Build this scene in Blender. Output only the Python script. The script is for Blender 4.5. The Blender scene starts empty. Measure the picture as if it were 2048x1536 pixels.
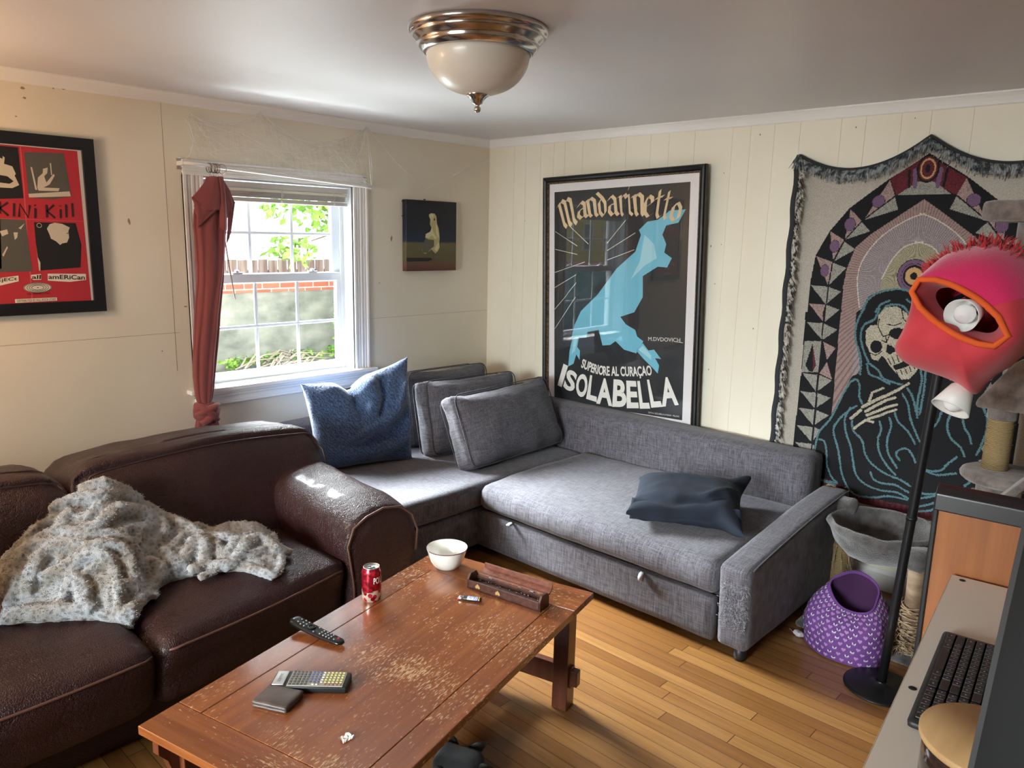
import bpy, bmesh, math, random, json
import numpy as np
from mathutils import Vector, Matrix, noise
from mathutils.geometry import tessellate_polygon
R = math.radians
PI = math.pi
sc = bpy.context.scene
C = bpy.context.scene.collection
rnd = random.Random(7)

# ------------------------------------------------------------------ camera
cd = bpy.data.cameras.new('camera'); cam = bpy.data.objects.new('camera', cd); C.objects.link(cam)
cd.sensor_width = 36.0; cd.lens = 1515.0/2048.0*36.0; cd.clip_start = 0.02; cd.clip_end = 200
_r = Vector((0.68587355, -0.72736826, 0.02264705)); _d = Vector((-0.1243818, -0.14783509, -0.98115949)); _f = Vector((0.7170123, 0.67013446, -0.19186755))
cam.matrix_world = Matrix(((_r.x, -_d.x, -_f.x, -3.76), (_r.y, -_d.y, -_f.y, -3.7687), (_r.z, -_d.z, -_f.z, 1.65), (0, 0, 0, 1)))
sc.camera = cam
# ------------------------------------------------------------------ view, world, lights
sc.view_settings.view_transform = 'Standard'; sc.view_settings.look = 'None'
sc.view_settings.gamma = 1.0; sc.view_settings.use_curve_mapping = False
sc.view_settings.exposure = 1.2
sc.cycles.transparent_max_bounces = 32
w = bpy.data.worlds.new('sky'); sc.world = w; w.use_nodes = True
wn = w.node_tree; wn.nodes.clear()
_o = wn.nodes.new('ShaderNodeOutputWorld'); _b = wn.nodes.new('ShaderNodeBackground')
_b.inputs[0].default_value = (0.93, 0.965, 1.0, 1); _b.inputs[1].default_value = 1.5
wn.links.new(_b.outputs[0], _o.inputs[0])

def area(name, loc, target, sx, sy, power, col, spread=180):
    l = bpy.data.lights.new(name, 'AREA'); l.shape = 'RECTANGLE'; l.size = sx; l.size_y = sy
    l.energy = power; l.color = col; l.spread = R(spread)
    o = bpy.data.objects.new(name, l); C.objects.link(o); o.location = loc
    o.rotation_euler = (Vector(target)-Vector(loc)).to_track_quat('-Z', 'Y').to_euler()
    return o
# the bright patch of open sky above the yard wall, seen by the room through the window
area('sky_area_light', (-2.0, 3.1, 3.75), (-1.55, 0.0, 1.35), 3.6, 2.0, 500, (0.89, 0.945, 1.0), 60)
# added area light outside the far-wall window, filling the room from that side, and the table lamp left of the frame
area('sky_area_light', (-8.6, -2.5, 2.15), (-4.2, -2.4, 1.45), 3.4, 1.6, 150, (0.90, 0.955, 1.0), 90)
# added fill light below the sill, unseen, standing in for ground bounce on the ceiling
area('ceiling_fill', (-1.6, .80, .34), (-1.6, -.55, 1.9), 1.3, .6, 24, (0.86, 0.96, 1.0), 110)
_l = bpy.data.lights.new('warm_lamp', 'POINT'); _l.energy = 15; _l.color = (1.0, 0.62, 0.32); _l.shadow_soft_size = 0.12
_lo = bpy.data.objects.new('warm_lamp', _l); C.objects.link(_lo); _lo.location = (-3.72, -0.55, 1.75)
_p = bpy.data.lights.new('window_portal', 'AREA'); _p.shape = 'RECTANGLE'; _p.size = 0.9; _p.size_y = 1.05
_p.cycles.is_portal = True
_po = bpy.data.objects.new('window_portal', _p); C.objects.link(_po); _po.location = (-1.56, 0.2, 1.38); _po.rotation_euler = (R(-90), 0, 0)
# ------------------------------------------------------------------ materials
def hexl(c):
    return tuple(((v/255.0)/12.92 if v <= 10.3 else ((v/255.0+0.055)/1.055)**2.4) for v in c)
def mat(name, col, rough=0.6, metal=0.0, var=None, bump=None, coat=0, sheen=0, spec=None, trans=0, ior=None, alpha=None, sss=0, emit=None):
    m = bpy.data.materials.new(name); m.use_nodes = True
    nt = m.node_tree; p = nt.nodes['Principled BSDF']
    p.inputs['Base Color'].default_value = (*col, 1); p.inputs['Roughness'].default_value = rough
    p.inputs['Metallic'].default_value = metal
    if coat: p.inputs['Coat Weight'].default_value = coat; p.inputs['Coat Roughness'].default_value = 0.12
    if sheen: p.inputs['Sheen Weight'].default_value = sheen; p.inputs['Sheen Roughness'].default_value = 0.5
    if spec is not None: p.inputs['Specular IOR Level'].default_value = spec
    if trans: p.inputs['Transmission Weight'].default_value = trans
    if ior: p.inputs['IOR'].default_value = ior
    if sss: p.inputs['Subsurface Weight'].default_value = sss; p.inputs['Subsurface Radius'].default_value = (0.02, 0.02, 0.02)
    if emit: p.inputs['Emission Color'].default_value = (*emit[0], 1); p.inputs['Emission Strength'].default_value = emit[1]
    tc = nt.nodes.new('ShaderNodeTexCoord')
    if var:   # (scale3, detail, col2, lo, hi)
        s3, det, c2, lo, hi = var
        mp = nt.nodes.new('ShaderNodeMapping'); mp.inputs['Scale'].default_value = s3 if isinstance(s3, tuple) else (s3,)*3
        nz = nt.nodes.new('ShaderNodeTexNoise'); nz.inputs['Scale'].default_value = 1; nz.inputs['Detail'].default_value = det
        cr = nt.nodes.new('ShaderNodeValToRGB'); cr.color_ramp.elements[0].position = lo; cr.color_ramp.elements[1].position = hi
        cr.color_ramp.elements[0].color = (*col, 1); cr.color_ramp.elements[1].color = (*c2, 1)
        nt.links.new(tc.outputs['Object'], mp.inputs[0]); nt.links.new(mp.outputs[0], nz.inputs['Vector'])
        nt.links.new(nz.outputs['Fac'], cr.inputs[0]); nt.links.new(cr.outputs[0], p.inputs['Base Color'])
    if bump:  # (scale, strength, distance[, kind])
        mp = nt.nodes.new('ShaderNodeMapping'); s = bump[0]; mp.inputs['Scale'].default_value = s if isinstance(s, tuple) else (s,)*3
        if len(bump) > 3 and bump[3] == 'vor':
            nz = nt.nodes.new('ShaderNodeTexVoronoi'); nz.inputs['Scale'].default_value = 1; nz.feature = 'SMOOTH_F1'; out = nz.outputs['Distance']
        else:
            nz = nt.nodes.new('ShaderNodeTexNoise'); nz.inputs['Scale'].default_value = 1; nz.inputs['Detail'].default_value = 5; out = nz.outputs['Fac']
        bp = nt.nodes.new('ShaderNodeBump'); bp.inputs['Strength'].default_value = bump[1]; bp.inputs['Distance'].default_value = bump[2]
        nt.links.new(tc.outputs['Object'], mp.inputs[0]); nt.links.new(mp.outputs[0], nz.inputs['Vector'])
        nt.links.new(out, bp.inputs['Height']); nt.links.new(bp.outputs[0], p.inputs['Normal'])
    return m
def flat(n, c, r=.6): return mat(n, hexl(c), r)
class N:      # tiny node-graph helper
    def __init__(s, m): s.nt = m.node_tree; s.p = s.nt.nodes['Principled BSDF']
    def n(s, t, **kw):
        a = s.nt.nodes.new(t)
        for k, v in kw.items(): setattr(a, k, v)
        return a
    def l(s, a, b): s.nt.links.new(a, b)
    def math(s, op, a, b=None, c=None):
        q = s.n('ShaderNodeMath', operation=op)
        for i, v in enumerate((a, b, c)):
            if v is None: continue
            if isinstance(v, (int, float)): q.inputs[i].default_value = v
            else: s.l(v, q.inputs[i])
        return q.outputs[0]
    def vec(s, scale, kind='Object', rot=None):
        tc = s.n('ShaderNodeTexCoord'); mp = s.n('ShaderNodeMapping'); mp.inputs['Scale'].default_value = scale
        if rot: mp.inputs['Rotation'].default_value = rot
        s.l(tc.outputs[kind], mp.inputs[0]); return mp.outputs[0]
    def noise(s, v, scale=1, det=3, rough=0.5):
        q = s.n('ShaderNodeTexNoise'); q.inputs['Scale'].default_value = scale; q.inputs['Detail'].default_value = det; q.inputs['Roughness'].default_value = rough
        if v is not None: s.l(v, q.inputs['Vector'])
        return q.outputs['Fac']
    def ramp(s, f, stops):
        q = s.n('ShaderNodeValToRGB'); e = q.color_ramp.elements
        while len(e) < len(stops): e.new(0.5)
        for i, (p, c) in enumerate(stops):
            e[i].position = p; e[i].color = (c, c, c, 1) if isinstance(c, (int, float)) else (*c, 1)
        s.l(f, q.inputs[0]); return q.outputs[0]
    def mix(s, f, a, b, blend='MIX'):
        q = s.n('ShaderNodeMix', data_type='RGBA', blend_type=blend)
        for i, v in ((0, f), (6, a), (7, b)):
            if isinstance(v, (int, float)): q.inputs[i].default_value = v
            elif isinstance(v, tuple): q.inputs[i].default_value = (*v, 1)
            else: s.l(v, q.inputs[i])
        return q.outputs[2]
    def bump(s, h, strength, dist):
        b = s.n('ShaderNodeBump'); b.inputs['Strength'].default_value = strength; b.inputs['Distance'].default_value = dist
        s.l(h, b.inputs['Height']); s.l(b.outputs[0], s.p.inputs['Normal'])
    def base(s, c): s.l(c, s.p.inputs['Base Color'])
    def rough(s, c): s.l(c, s.p.inputs['Roughness'])

# ------------------------------------------------------------------ geometry helpers
class G:
    """collects vertices and faces, links them as ONE mesh object"""
    def __init__(s): s.v = []; s.f = []; s.m = []
    def add(s, vs, fs, mi=0, M=None):
        o = len(s.v)
        s.v += [tuple(M @ Vector(q)) if M else tuple(q) for q in vs]
        s.f += [tuple(i+o for i in f) for f in fs]; s.m += [mi]*len(fs); return s
    def box(s, lo, hi, bev=0, seg=2, mi=0, M=None):
        lo, hi = Vector(lo), Vector(hi)
        if bev <= 0:
            x0, y0, z0 = lo; x1, y1, z1 = hi
            return s.add([(x0,y0,z0),(x1,y0,z0),(x1,y1,z0),(x0,y1,z0),(x0,y0,z1),(x1,y0,z1),(x1,y1,z1),(x0,y1,z1)],
                         [(0,3,2,1),(4,5,6,7),(0,1,5,4),(1,2,6,5),(2,3,7,6),(3,0,4,7)], mi, M)
        b = bmesh.new(); bmesh.ops.create_cube(b, size=1)
        for q in b.verts: q.co = Vector(((lo.x+hi.x)/2+q.co.x*(hi.x-lo.x), (lo.y+hi.y)/2+q.co.y*(hi.y-lo.y), (lo.z+hi.z)/2+q.co.z*(hi.z-lo.z)))
        bmesh.ops.bevel(b, geom=list(b.edges), offset=min(bev, 0.49*min(hi-lo)), segments=seg, profile=0.5, affect='EDGES')
        b.verts.index_update()
        s.add([q.co.copy() for q in b.verts], [[q.index for q in f.verts] for f in b.faces], mi, M); b.free(); return s
    def lathe(s, prof, c=(0,0,0), n=32, mi=0, M=None, cap=True):
        vs = []; fs = []
        for (r, z) in prof:
            for i in range(n):
                a = 2*PI*i/n; vs.append((c[0]+r*math.cos(a), c[1]+r*math.sin(a), c[2]+z))
        for k in range(len(prof)-1):
            for i in range(n):
                j = (i+1) % n; fs.append((k*n+i, k*n+j, (k+1)*n+j, (k+1)*n+i))
        if cap:
            if prof[0][0] > 1e-4: fs.append(tuple(range(n-1, -1, -1)))
            if prof[-1][0] > 1e-4: fs.append(tuple((len(prof)-1)*n+i for i in range(n)))
        return s.add(vs, fs, mi, M)
    def tube(s, pts, r, n=8, mi=0, closed=False, M=None, flat=None):
        pts = [Vector(p) for p in pts]; rs = r if isinstance(r, (list, tuple)) else [r]*len(pts)
        L = len(pts); vs = []; up = None
        for i, p in enumerate(pts):
            a = pts[(i-1) % L] if (closed or i > 0) else p; b = pts[(i+1) % L] if (closed or i < L-1) else p
            t = (b-a).normalized() if (b-a).length > 1e-9 else Vector((0,0,1))
            if up is None: up = t.orthogonal().normalized() if flat is None else Vector(flat)
            sd = t.cross(up)
            sd = sd.normalized() if sd.length > 1e-6 else t.orthogonal().normalized()
            up = sd.cross(t).normalized()
            for k in range(n):
                an = 2*PI*k/n
                vs.append(p + sd*math.cos(an)*rs[i] + up*math.sin(an)*rs[i])
        fs = []
        for i in range(L if closed else L-1):
            j = (i+1) % L
            for k in range(n): fs.append((i*n+k, i*n+(k+1) % n, j*n+(k+1) % n, j*n+k))
        if not closed: fs.append(tuple(range(n-1, -1, -1))); fs.append(tuple((L-1)*n+k for k in range(n)))
        return s.add(vs, fs, mi, M)
    def prism(s, poly, fr, d0, d1, mi=0):
        """poly in (a,b); fr = (origin, A, B, Nrm): extruded from d0 to d1 along Nrm"""
        O, A, B, K = (Vector(x) for x in fr); n = len(poly)
        tri = tessellate_polygon([[Vector((a, b, 0)) for a, b in poly]])
        vs = [O+A*a+B*b+K*d0 for a, b in poly] + [O+A*a+B*b+K*d1 for a, b in poly]
        fs = [tuple(t) for t in tri] + [tuple(i+n for i in reversed(t)) for t in tri] + [(i, (i+1) % n, (i+1) % n+n, i+n) for i in range(n)]
        return s.add(vs, fs, mi)
    def obj(s, name, mats, parent=None, smooth=True, fix=True, auto=None):
        me = bpy.data.meshes.new(name); me.from_pydata([tuple(v) for v in s.v], [], s.f)
        for m in (mats if isinstance(mats, (list, tuple)) else [mats]): me.materials.append(m)
        me.polygons.foreach_set('material_index', s.m)
        if fix:
            b = bmesh.new(); b.from_mesh(me); bmesh.ops.recalc_face_normals(b, faces=b.faces); b.to_mesh(me); b.free()
        me.polygons.foreach_set('use_smooth', [smooth]*len(me.polygons))
        if smooth and auto: me.set_sharp_from_angle(angle=R(auto))
        me.update()
        o = bpy.data.objects.new(name, me); C.objects.link(o)
        if parent: o.parent = parent
        return o
def thing(name, label, cat, loc=(0,0,0), rz=0, group=None, rot=None):
    o = bpy.data.objects.new(name, None); C.objects.link(o); o.empty_display_size = 0.1
    o.location = loc; o.rotation_euler = rot if rot else (0, 0, rz)
    o['label'] = label; o['category'] = cat
    if group: o['group'] = group
    return o
def tag(o, label, cat, group=None):
    o['label'] = label; o['category'] = cat
    if group: o['group'] = group
    return o
def struct(o): o['kind'] = 'structure'; return o
def gridbox(nx, ny, nz):
    """unit box [-1,1]^3 with subdivided, welded faces"""
    idx = {}; vs = []; fs = []
    def vi(p):
        k = tuple(round(c, 5) for c in p)
        if k not in idx: idx[k] = len(vs); vs.append(k)
        return idx[k]
    def face(ax, sgn, n1, n2):
        a1, a2 = [(1,2),(2,0),(0,1)][ax]
        for i in range(n1):
            for j in range(n2):
                q = []
                for (u, v) in ((i,j),(i+1,j),(i+1,j+1),(i,j+1)):
                    p = [0,0,0]; p[ax] = sgn; p[a1] = -1+2*u/n1; p[a2] = -1+2*v/n2; q.append(vi(p))
                fs.append(tuple(q) if sgn > 0 else tuple(reversed(q)))
    n = (nx, ny, nz)
    for ax in range(3):
        a1, a2 = [(1,2),(2,0),(0,1)][ax]
        for sg in (-1, 1): face(ax, sg, n[a1], n[a2])
    return vs, fs
def rounded(p, h, r):
    """point on unit gridbox -> rounded box of half sizes h, radius r"""
    q = Vector((p[0]*h[0], p[1]*h[1], p[2]*h[2])); r = min(r, min(h)*0.98)
    core = Vector([max(-(h[i]-r), min(h[i]-r, q[i])) for i in range(3)])
    d = q-core
    return core + (d.normalized()*r if d.length > 1e-9 else d)
def soft(h, r, n=(16,16,6), crown=(0,0,0), wr=None, seed=0, fn=None):
    """soft upholstered block: half sizes h, corner radius r, crown per axis, wrinkle (scale, amp)"""
    vs, fs = gridbox(*n); out = []
    for p in vs:
        q = rounded(p, h, r); u, v, t = p
        q.x += (1 if u > 0 else -1)*abs(u)**3*crown[0]*(1-v*v)*(1-t*t)
        q.y += (1 if v > 0 else -1)*abs(v)**3*crown[1]*(1-u*u)*(1-t*t)
        q.z += (1 if t > 0 else -1)*abs(t)**3*crown[2]*(1-u*u)*(1-v*v)
        if wr:
            nv = noise.noise_vector(q*wr[0]+Vector((seed*3.1, seed, 0))); q = q + nv*wr[1]
            if len(wr) > 2:
                nv = noise.noise_vector(q*wr[2]+Vector((seed*1.7, 0, seed))); q = q + nv*wr[3]
        if fn: q = fn(q, p)
        out.append(q)
    return out, fs
# ------------------------------------------------------------------ room materials
H = 2.277
m_wall = mat('cream_plaster', hexl((232, 223, 203)), 0.75, var=((1.1,1.1,1.1), 4, hexl((222, 211, 189)), 0.35, 0.75), bump=(30, 0.12, 0.004))
m_panel = mat('cream_panelling', hexl((236, 230, 210)), 0.5, var=((2.5,2.5,0.6), 4, hexl((228, 220, 197)), 0.4, 0.8), bump=((60,60,14), 0.1, 0.002))
m_ceil = mat('ceiling_paint', hexl((222, 219, 220)), 0.42, var=((0.8,0.5,1), 5, hexl((210, 207, 208)), 0.35, 0.75), bump=((3,9,3), 0.25, 0.006))
m_trim = mat('white_trim', hexl((238, 235, 230)), 0.45, bump=(25, 0.08, 0.002))
m_vinyl = mat('white_vinyl', hexl((226, 230, 234)), 0.35)
m_groove = mat('dirty_seam', hexl((140, 125, 100)), 0.9)
m_smudge = mat('plaster_chip', hexl((150, 132, 108)), 0.9)

m_floor = mat('oak_strip_floor', (0.4, 0.2, 0.07), 0.32, coat=0.25)
g = N(m_floor)
_tc = g.n('ShaderNodeTexCoord'); _sx = g.n('ShaderNodeSeparateXYZ'); g.l(_tc.outputs['Object'], _sx.inputs[0])
PW = 0.057
col = g.math('DIVIDE', _sx.outputs[0], PW); ci = g.math('FLOOR', col); cf = g.math('FRACT', col)
wn1 = g.n('ShaderNodeTexWhiteNoise', noise_dimensions='1D'); g.l(ci, wn1.inputs['W'])
yy = g.math('ADD', g.math('DIVIDE', _sx.outputs[1], 1.05), g.math('MULTIPLY', wn1.outputs['Value'], 7.3)); bi = g.math('FLOOR', yy); bf = g.math('FRACT', yy)
wn2 = g.n('ShaderNodeTexWhiteNoise', noise_dimensions='2D'); cb = g.n('ShaderNodeCombineXYZ'); g.l(ci, cb.inputs[0]); g.l(bi, cb.inputs[1]); g.l(cb.outputs[0], wn2.inputs['Vector'])
tone = g.ramp(wn2.outputs['Value'], [(0, hexl((122, 80, 40))), (0.5, hexl((142, 98, 52))), (1, hexl((158, 114, 64)))])
cb2 = g.n('ShaderNodeCombineXYZ'); g.l(g.math('MULTIPLY', _sx.outputs[0], 55), cb2.inputs[0]); g.l(g.math('MULTIPLY', _sx.outputs[1], 2.6), cb2.inputs[1]); g.l(g.math('MULTIPLY', wn2.outputs['Value'], 40), cb2.inputs[2])
grain = g.ramp(g.noise(cb2.outputs[0], 1, 6, 0.65), [(0.35, 0.0), (0.7, 1.0)])
tone = g.mix(g.math('MULTIPLY', grain, 0.45), tone, hexl((86, 52, 22)))
gap = g.math('MAXIMUM', g.math('GREATER_THAN', g.math('ABSOLUTE', g.math('SUBTRACT', cf, 0.5)), 0.479), g.math('GREATER_THAN', g.math('ABSOLUTE', g.math('SUBTRACT', bf, 0.5)), 0.4985))
g.base(g.mix(gap, tone, hexl((66, 38, 16)))); g.bump(g.math('SUBTRACT', g.math('MULTIPLY', grain, 0.25), gap), 0.25, 0.0015)

# ------------------------------------------------------------------ shell
XL, YB = -5.6, -5.8
struct(G().box((XL-.2, YB-.2, -.12), (.2, .2, 0)).obj('floor', m_floor, smooth=False))
struct(G().box((XL-.2, YB-.2, H), (.2, .2, H+.12)).obj('ceiling', m_ceil, smooth=False))
OX0, OX1, OZ0, OZ1 = -2.005, -1.122, 0.835, 1.905     # window opening in wall_left (plane y = 0)
g = G(); T = .17
def wallbox(x0, x1, z0, z1): g.box((x0, 0, z0), (x1, T, z1))
BX0, BX1, BZ0, BZ1 = -4.30, -3.42, 0.835, 1.905       # second window, beyond the left edge of the photograph
wallbox(XL-.2, BX0, 0, H); wallbox(BX0, BX1, 0, BZ0); wallbox(BX0, BX1, BZ1, H); wallbox(BX1, OX0, 0, H)
wallbox(OX0, OX1, 0, OZ0); wallbox(OX0, OX1, OZ1, H); wallbox(OX1, .2, 0, H)
wl = struct(g.obj('wall_left', m_wall, smooth=False))
# hairline seams and chips in the paint, thin marks on the plaster
g = G()
for (x0, x1, z0, z1) in ((-4.0, -2.16, 1.140, 1.1415), (-1.01, -.0, 1.136, 1.1372)): g.box((x0, -.0006, z0), (x1, .001, z1))
g.box((-2.183, -.0006, .95), (-2.1815, .001, 2.23))
g.obj('plaster_seams', m_groove, wl, False)
g = G()
for i, (x, z, sx, sz) in enumerate(((-2.746,2.207,.008,.007),(-2.742,2.168,.009,.005),(-2.593,2.228,.010,.006),(-2.63,2.222,.004,.004),(-2.361,1.676,.007,.016),(-.836,1.615,.007,.02),(-1.99,2.262,.012,.004),(-1.83,2.233,.018,.006),(-2.12,1.268,.012,.004),(-2.25,1.055,.004,.005),(-.93,1.35,.003,.006),(-2.78,2.09,.005,.003))):
    rr = random.Random(i); n = 9
    pl = [(x+sx*math.cos(2*PI*k/n)*rr.uniform(.5,1.15), z+sz*math.sin(2*PI*k/n)*rr.uniform(.5,1.15)) for k in range(n)]
    g.prism(pl, ((0,0,0),(1,0,0),(0,0,1),(0,-1,0)), -.0005, .0008)
g.obj('paint_chips', m_smudge, wl, False)
# panelled wall (plane x = 0): random width boards with narrow V grooves
ys = [0, -.231, -.333, -.461, -.569, -.658, -.797, -1.001, -1.114, -1.281, -1.399, -1.56, -1.78, -1.88, -2.007, -2.137, -2.333, -2.443, -2.596, -2.717, -2.88]
while ys[-1] > YB+.3: ys.append(ys[-1]-[.13,.2,.11,.16,.13][len(ys) % 5])
prof = []
for i, y in enumerate(ys):
    if i: prof += [(0, y+.0016), (.0022, y+.0006), (.0022, y-.0006), (0, y-.0016)]
prof = [(0, .2)] + prof + [(0, YB-.2), (.2, YB-.2), (.2, .2)]
g = G(); n = len(prof)
g.add([(x, y, 0) for x, y in prof]+[(x, y, H) for x, y in prof], [(i, (i+1) % n, (i+1) % n+n, i+n) for i in range(n)])
wr_ = struct(g.obj('wall_right', m_panel, smooth=False))
g = G()
for (y, z, s) in ((-1.93,2.18,.004),(-1.70,1.62,.005),(-1.745,2.0,.003),(-1.76,1.63,.003),(-.335,1.75,.003),(-1.98,1.2,.004),(-1.74,.95,.004),(-2.4,2.18,.004),(-2.65,2.2,.003),(-1.74,1.42,.003),(-2.43,2.24,.004)):
    g.prism([(s*math.cos(k*1.05)*.8, s*math.sin(k*1.05)*1.2) for k in range(6)], ((0, y, z),(0,-1,0),(0,0,1),(-1,0,0)), 0, .0008)
g.obj('nail_holes', m_smudge, wr_, False)
FY0, FY1, FZ0, FZ1 = -3.2, -1.5, .75, 1.95          # wide window added in the far wall, out of view, to let fill light in
g = G(); g.box((XL-.17, YB-.2, 0), (XL, FY0, H)); g.box((XL-.17, FY1, 0), (XL, .2, H)); g.box((XL-.17, FY0, 0), (XL, FY1, FZ0)); g.box((XL-.17, FY0, FZ1), (XL, FY1, H))
struct(g.obj('wall_far', m_wall, smooth=False))
struct(G().box((XL-.2, YB-.2, 0), (.2, YB, H)).obj('wall_back', m_wall, smooth=False))
# small crown moulding and baseboards
cp = [(0, 0), (.030, 0), (.030, .006), (.024, .012), (.017, .022), (.010, .036), (.006, .048), (0, .052)]   # (out from wall, down from ceiling)
def run(prof, a, b, out, z, sgn, name):
    g = G(); n = len(prof); a, b, out = Vector(a), Vector(b), Vector(out)
    vs = [e + out*p + Vector((0, 0, z+sgn*q)) for e in (a, b) for p, q in prof]
    g.add(vs, [(i, (i+1) % n, (i+1) % n+n, i+n) for i in range(n)]+[tuple(range(n)), tuple(range(n, 2*n))])
    return struct(g.obj(name, m_trim, smooth=False))
run(cp, (XL, 0, 0), (0, 0, 0), (0, -1, 0), H, -1, 'trim_1')
run(cp, (0, 0, 0), (0, YB, 0), (-1, 0, 0), H, -1, 'trim_2')
bp_ = [(0, 0), (.016, 0), (.016, .085), (.010, .10), (0, .105)]
run(bp_, (XL, 0, 0), (0, 0, 0), (0, -1, 0), 0, 1, 'baseboard_left')
run(bp_, (0, 0, 0), (0, YB, 0), (-1, 0, 0), 0, 1, 'baseboard_right')

# ------------------------------------------------------------------ window
m_glass = bpy.data.materials.new('window_glass'); m_glass.use_nodes = True
nt = m_glass.node_tree; nt.nodes.clear()
_o = nt.nodes.new('ShaderNodeOutputMaterial'); _m = nt.nodes.new('ShaderNodeMixShader'); _t = nt.nodes.new('ShaderNodeBsdfTransparent'); _g = nt.nodes.new('ShaderNodeBsdfGlossy'); _f = nt.nodes.new('ShaderNodeFresnel')
_g.inputs['Roughness'].default_value = 0.02; _f.inputs[0].default_value = 1.35; _t.inputs[0].default_value = (.97, .985, .98, 1)
_bf = nt.nodes.new('ShaderNodeNewGeometry'); _iv = nt.nodes.new('ShaderNodeMath'); _iv.operation = 'SUBTRACT'; _iv.inputs[0].default_value = 1; _mu = nt.nodes.new('ShaderNodeMath'); _mu.operation = 'MULTIPLY'
nt.links.new(_bf.outputs['Backfacing'], _iv.inputs[1]); nt.links.new(_iv.outputs[0], _mu.inputs[0]); nt.links.new(_f.outputs[0], _mu.inputs[1])
nt.links.new(_mu.outputs[0], _m.inputs[0]); nt.links.new(_t.outputs[0], _m.inputs[1]); nt.links.new(_g.outputs[0], _m.inputs[2]); nt.links.new(_m.outputs[0], _o.inputs[0])
def window(name, x0, x1, z0, z1):
    t = struct(thing(name, 'x', 'x', ((x0+x1)/2, 0, z0))); del t['label']; del t['category']
    W = (x1-x0)/2; Hh = z1-z0
    g = G()   # jamb liner
    g.box((-W-.0, -.001, 0), (-W+.006, T, Hh)); g.box((W-.006, -.001, 0), (W, T, Hh)); g.box((-W, -.001, Hh-.006), (W, T, Hh)); g.box((-W, -.0, 0), (W, T, .008))
    g.obj('jamb', m_vinyl, t, False)
    g = G()   # fluted casing: left, right, head
    def cas(p0, p1, q0, q1, vert):
        for (a, b, d) in ((0, 1, .012), (.0, .16, .020), (.26, .38, .016), (.46, .58, .018), (.68, .78, .016), (.86, 1, .022)):
            if vert: g.box((p0+(p1-p0)*a, -d, q0), (p0+(p1-p0)*b, 0, q1), .002, 1)
            else: g.box((p0, -d, q0+(q1-q0)*a), (p1, 0, q0+(q1-q0)*b), .002, 1)
    cas(-W, -W-.10, 0, Hh+.0, True); cas(W, W+.10, 0, Hh+.0, True); cas(-W-.10, W+.10, Hh, Hh+.072, False)
    g.obj('casing', m_trim, t, False)
    g = G(); g.box((-W-.135, -.055, -.012), (W+.135, .10, .010), .004); g.obj('stool', m_trim, t, False)
    g = G()
    for (d, a, b) in ((.014, -.085, -.012), (.020, -.085, -.068), (.026, -.045, -.030), (.032, -.030, -.012)): g.box((-W-.10, -d, a), (W+.10, 0, b), .003, 1)
    g.obj('apron', m_trim, t, False)
    def sash(nm, y, a, b, lo, hi, st=.052, top=.045, bot=.045):
        g = G()
        g.box((-a, y, lo), (-a+st, y+.032, hi), .003); g.box((a-st, y, lo), (a, y+.032, hi), .003)
        g.box((-a, y-.001, hi-top), (a, y+.032, hi), .003); g.box((-a, y-.001, lo), (a, y+.032, lo+bot), .003)
        s = g.obj(nm, m_vinyl, t, False)
        g = G(); gw = (2*(a-st))/3
        for k in (1, 2): g.box((-a+st+gw*k-.009, y+.010, lo+bot), (-a+st+gw*k+.009, y+.022, hi-top), .004, 2)
        zc = (lo+bot+hi-top)/2; g.box((-a+st, y+.0095, zc-.009), (a-st, y+.0225, zc+.009), .004, 2)
        g.obj('muntins', m_vinyl, s, False)
        G().box((-a+st, y+.014, lo+bot), (a-st, y+.018, hi-top)).obj('glass', m_glass, s, False)
        return s
    mid = Hh*0.545
    sash('lower_sash', .085, W-.006, b=0, lo=.008, hi=mid-.002, bot=.05, top=.047)
    sash('upper_sash', .125, W-.006, b=0, lo=mid-.047, hi=Hh-.006)
    g = G()
    for sx in (-.26, .26): g.box((sx*2*W-.03, .088, mid-.002), (sx*2*W+.03, .108, mid+.008), .003); g.lathe([(.012, 0), (.012, .012), (.004, .016)], (sx*2*W, .098, mid+.006), 12)
    g.obj('sash_lock', m_vinyl, t, False)
    g = G(); g.box((-W-.02, .117, Hh*.5), (-W+.008, .123, Hh-.01)); 
    g = G(); g.box((W-.03, .08, .008), (W-.006, .084, Hh-.01), 0); g.box((-W+.006, .08, .008), (-W+.03, .084, Hh-.01), 0); g.obj('track', m_vinyl, t, False)
    return t
window('window_1', OX0, OX1, OZ0, OZ1)
window('window_2', BX0, BX1, BZ0, BZ1)

_w3 = window('fill_window', -.85, .85, FZ0, FZ1); _w3.location = (XL, (FY0+FY1)/2, FZ0); _w3.rotation_euler = (0, 0, R(90))  # added unseen window, an opening for the fill light

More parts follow.
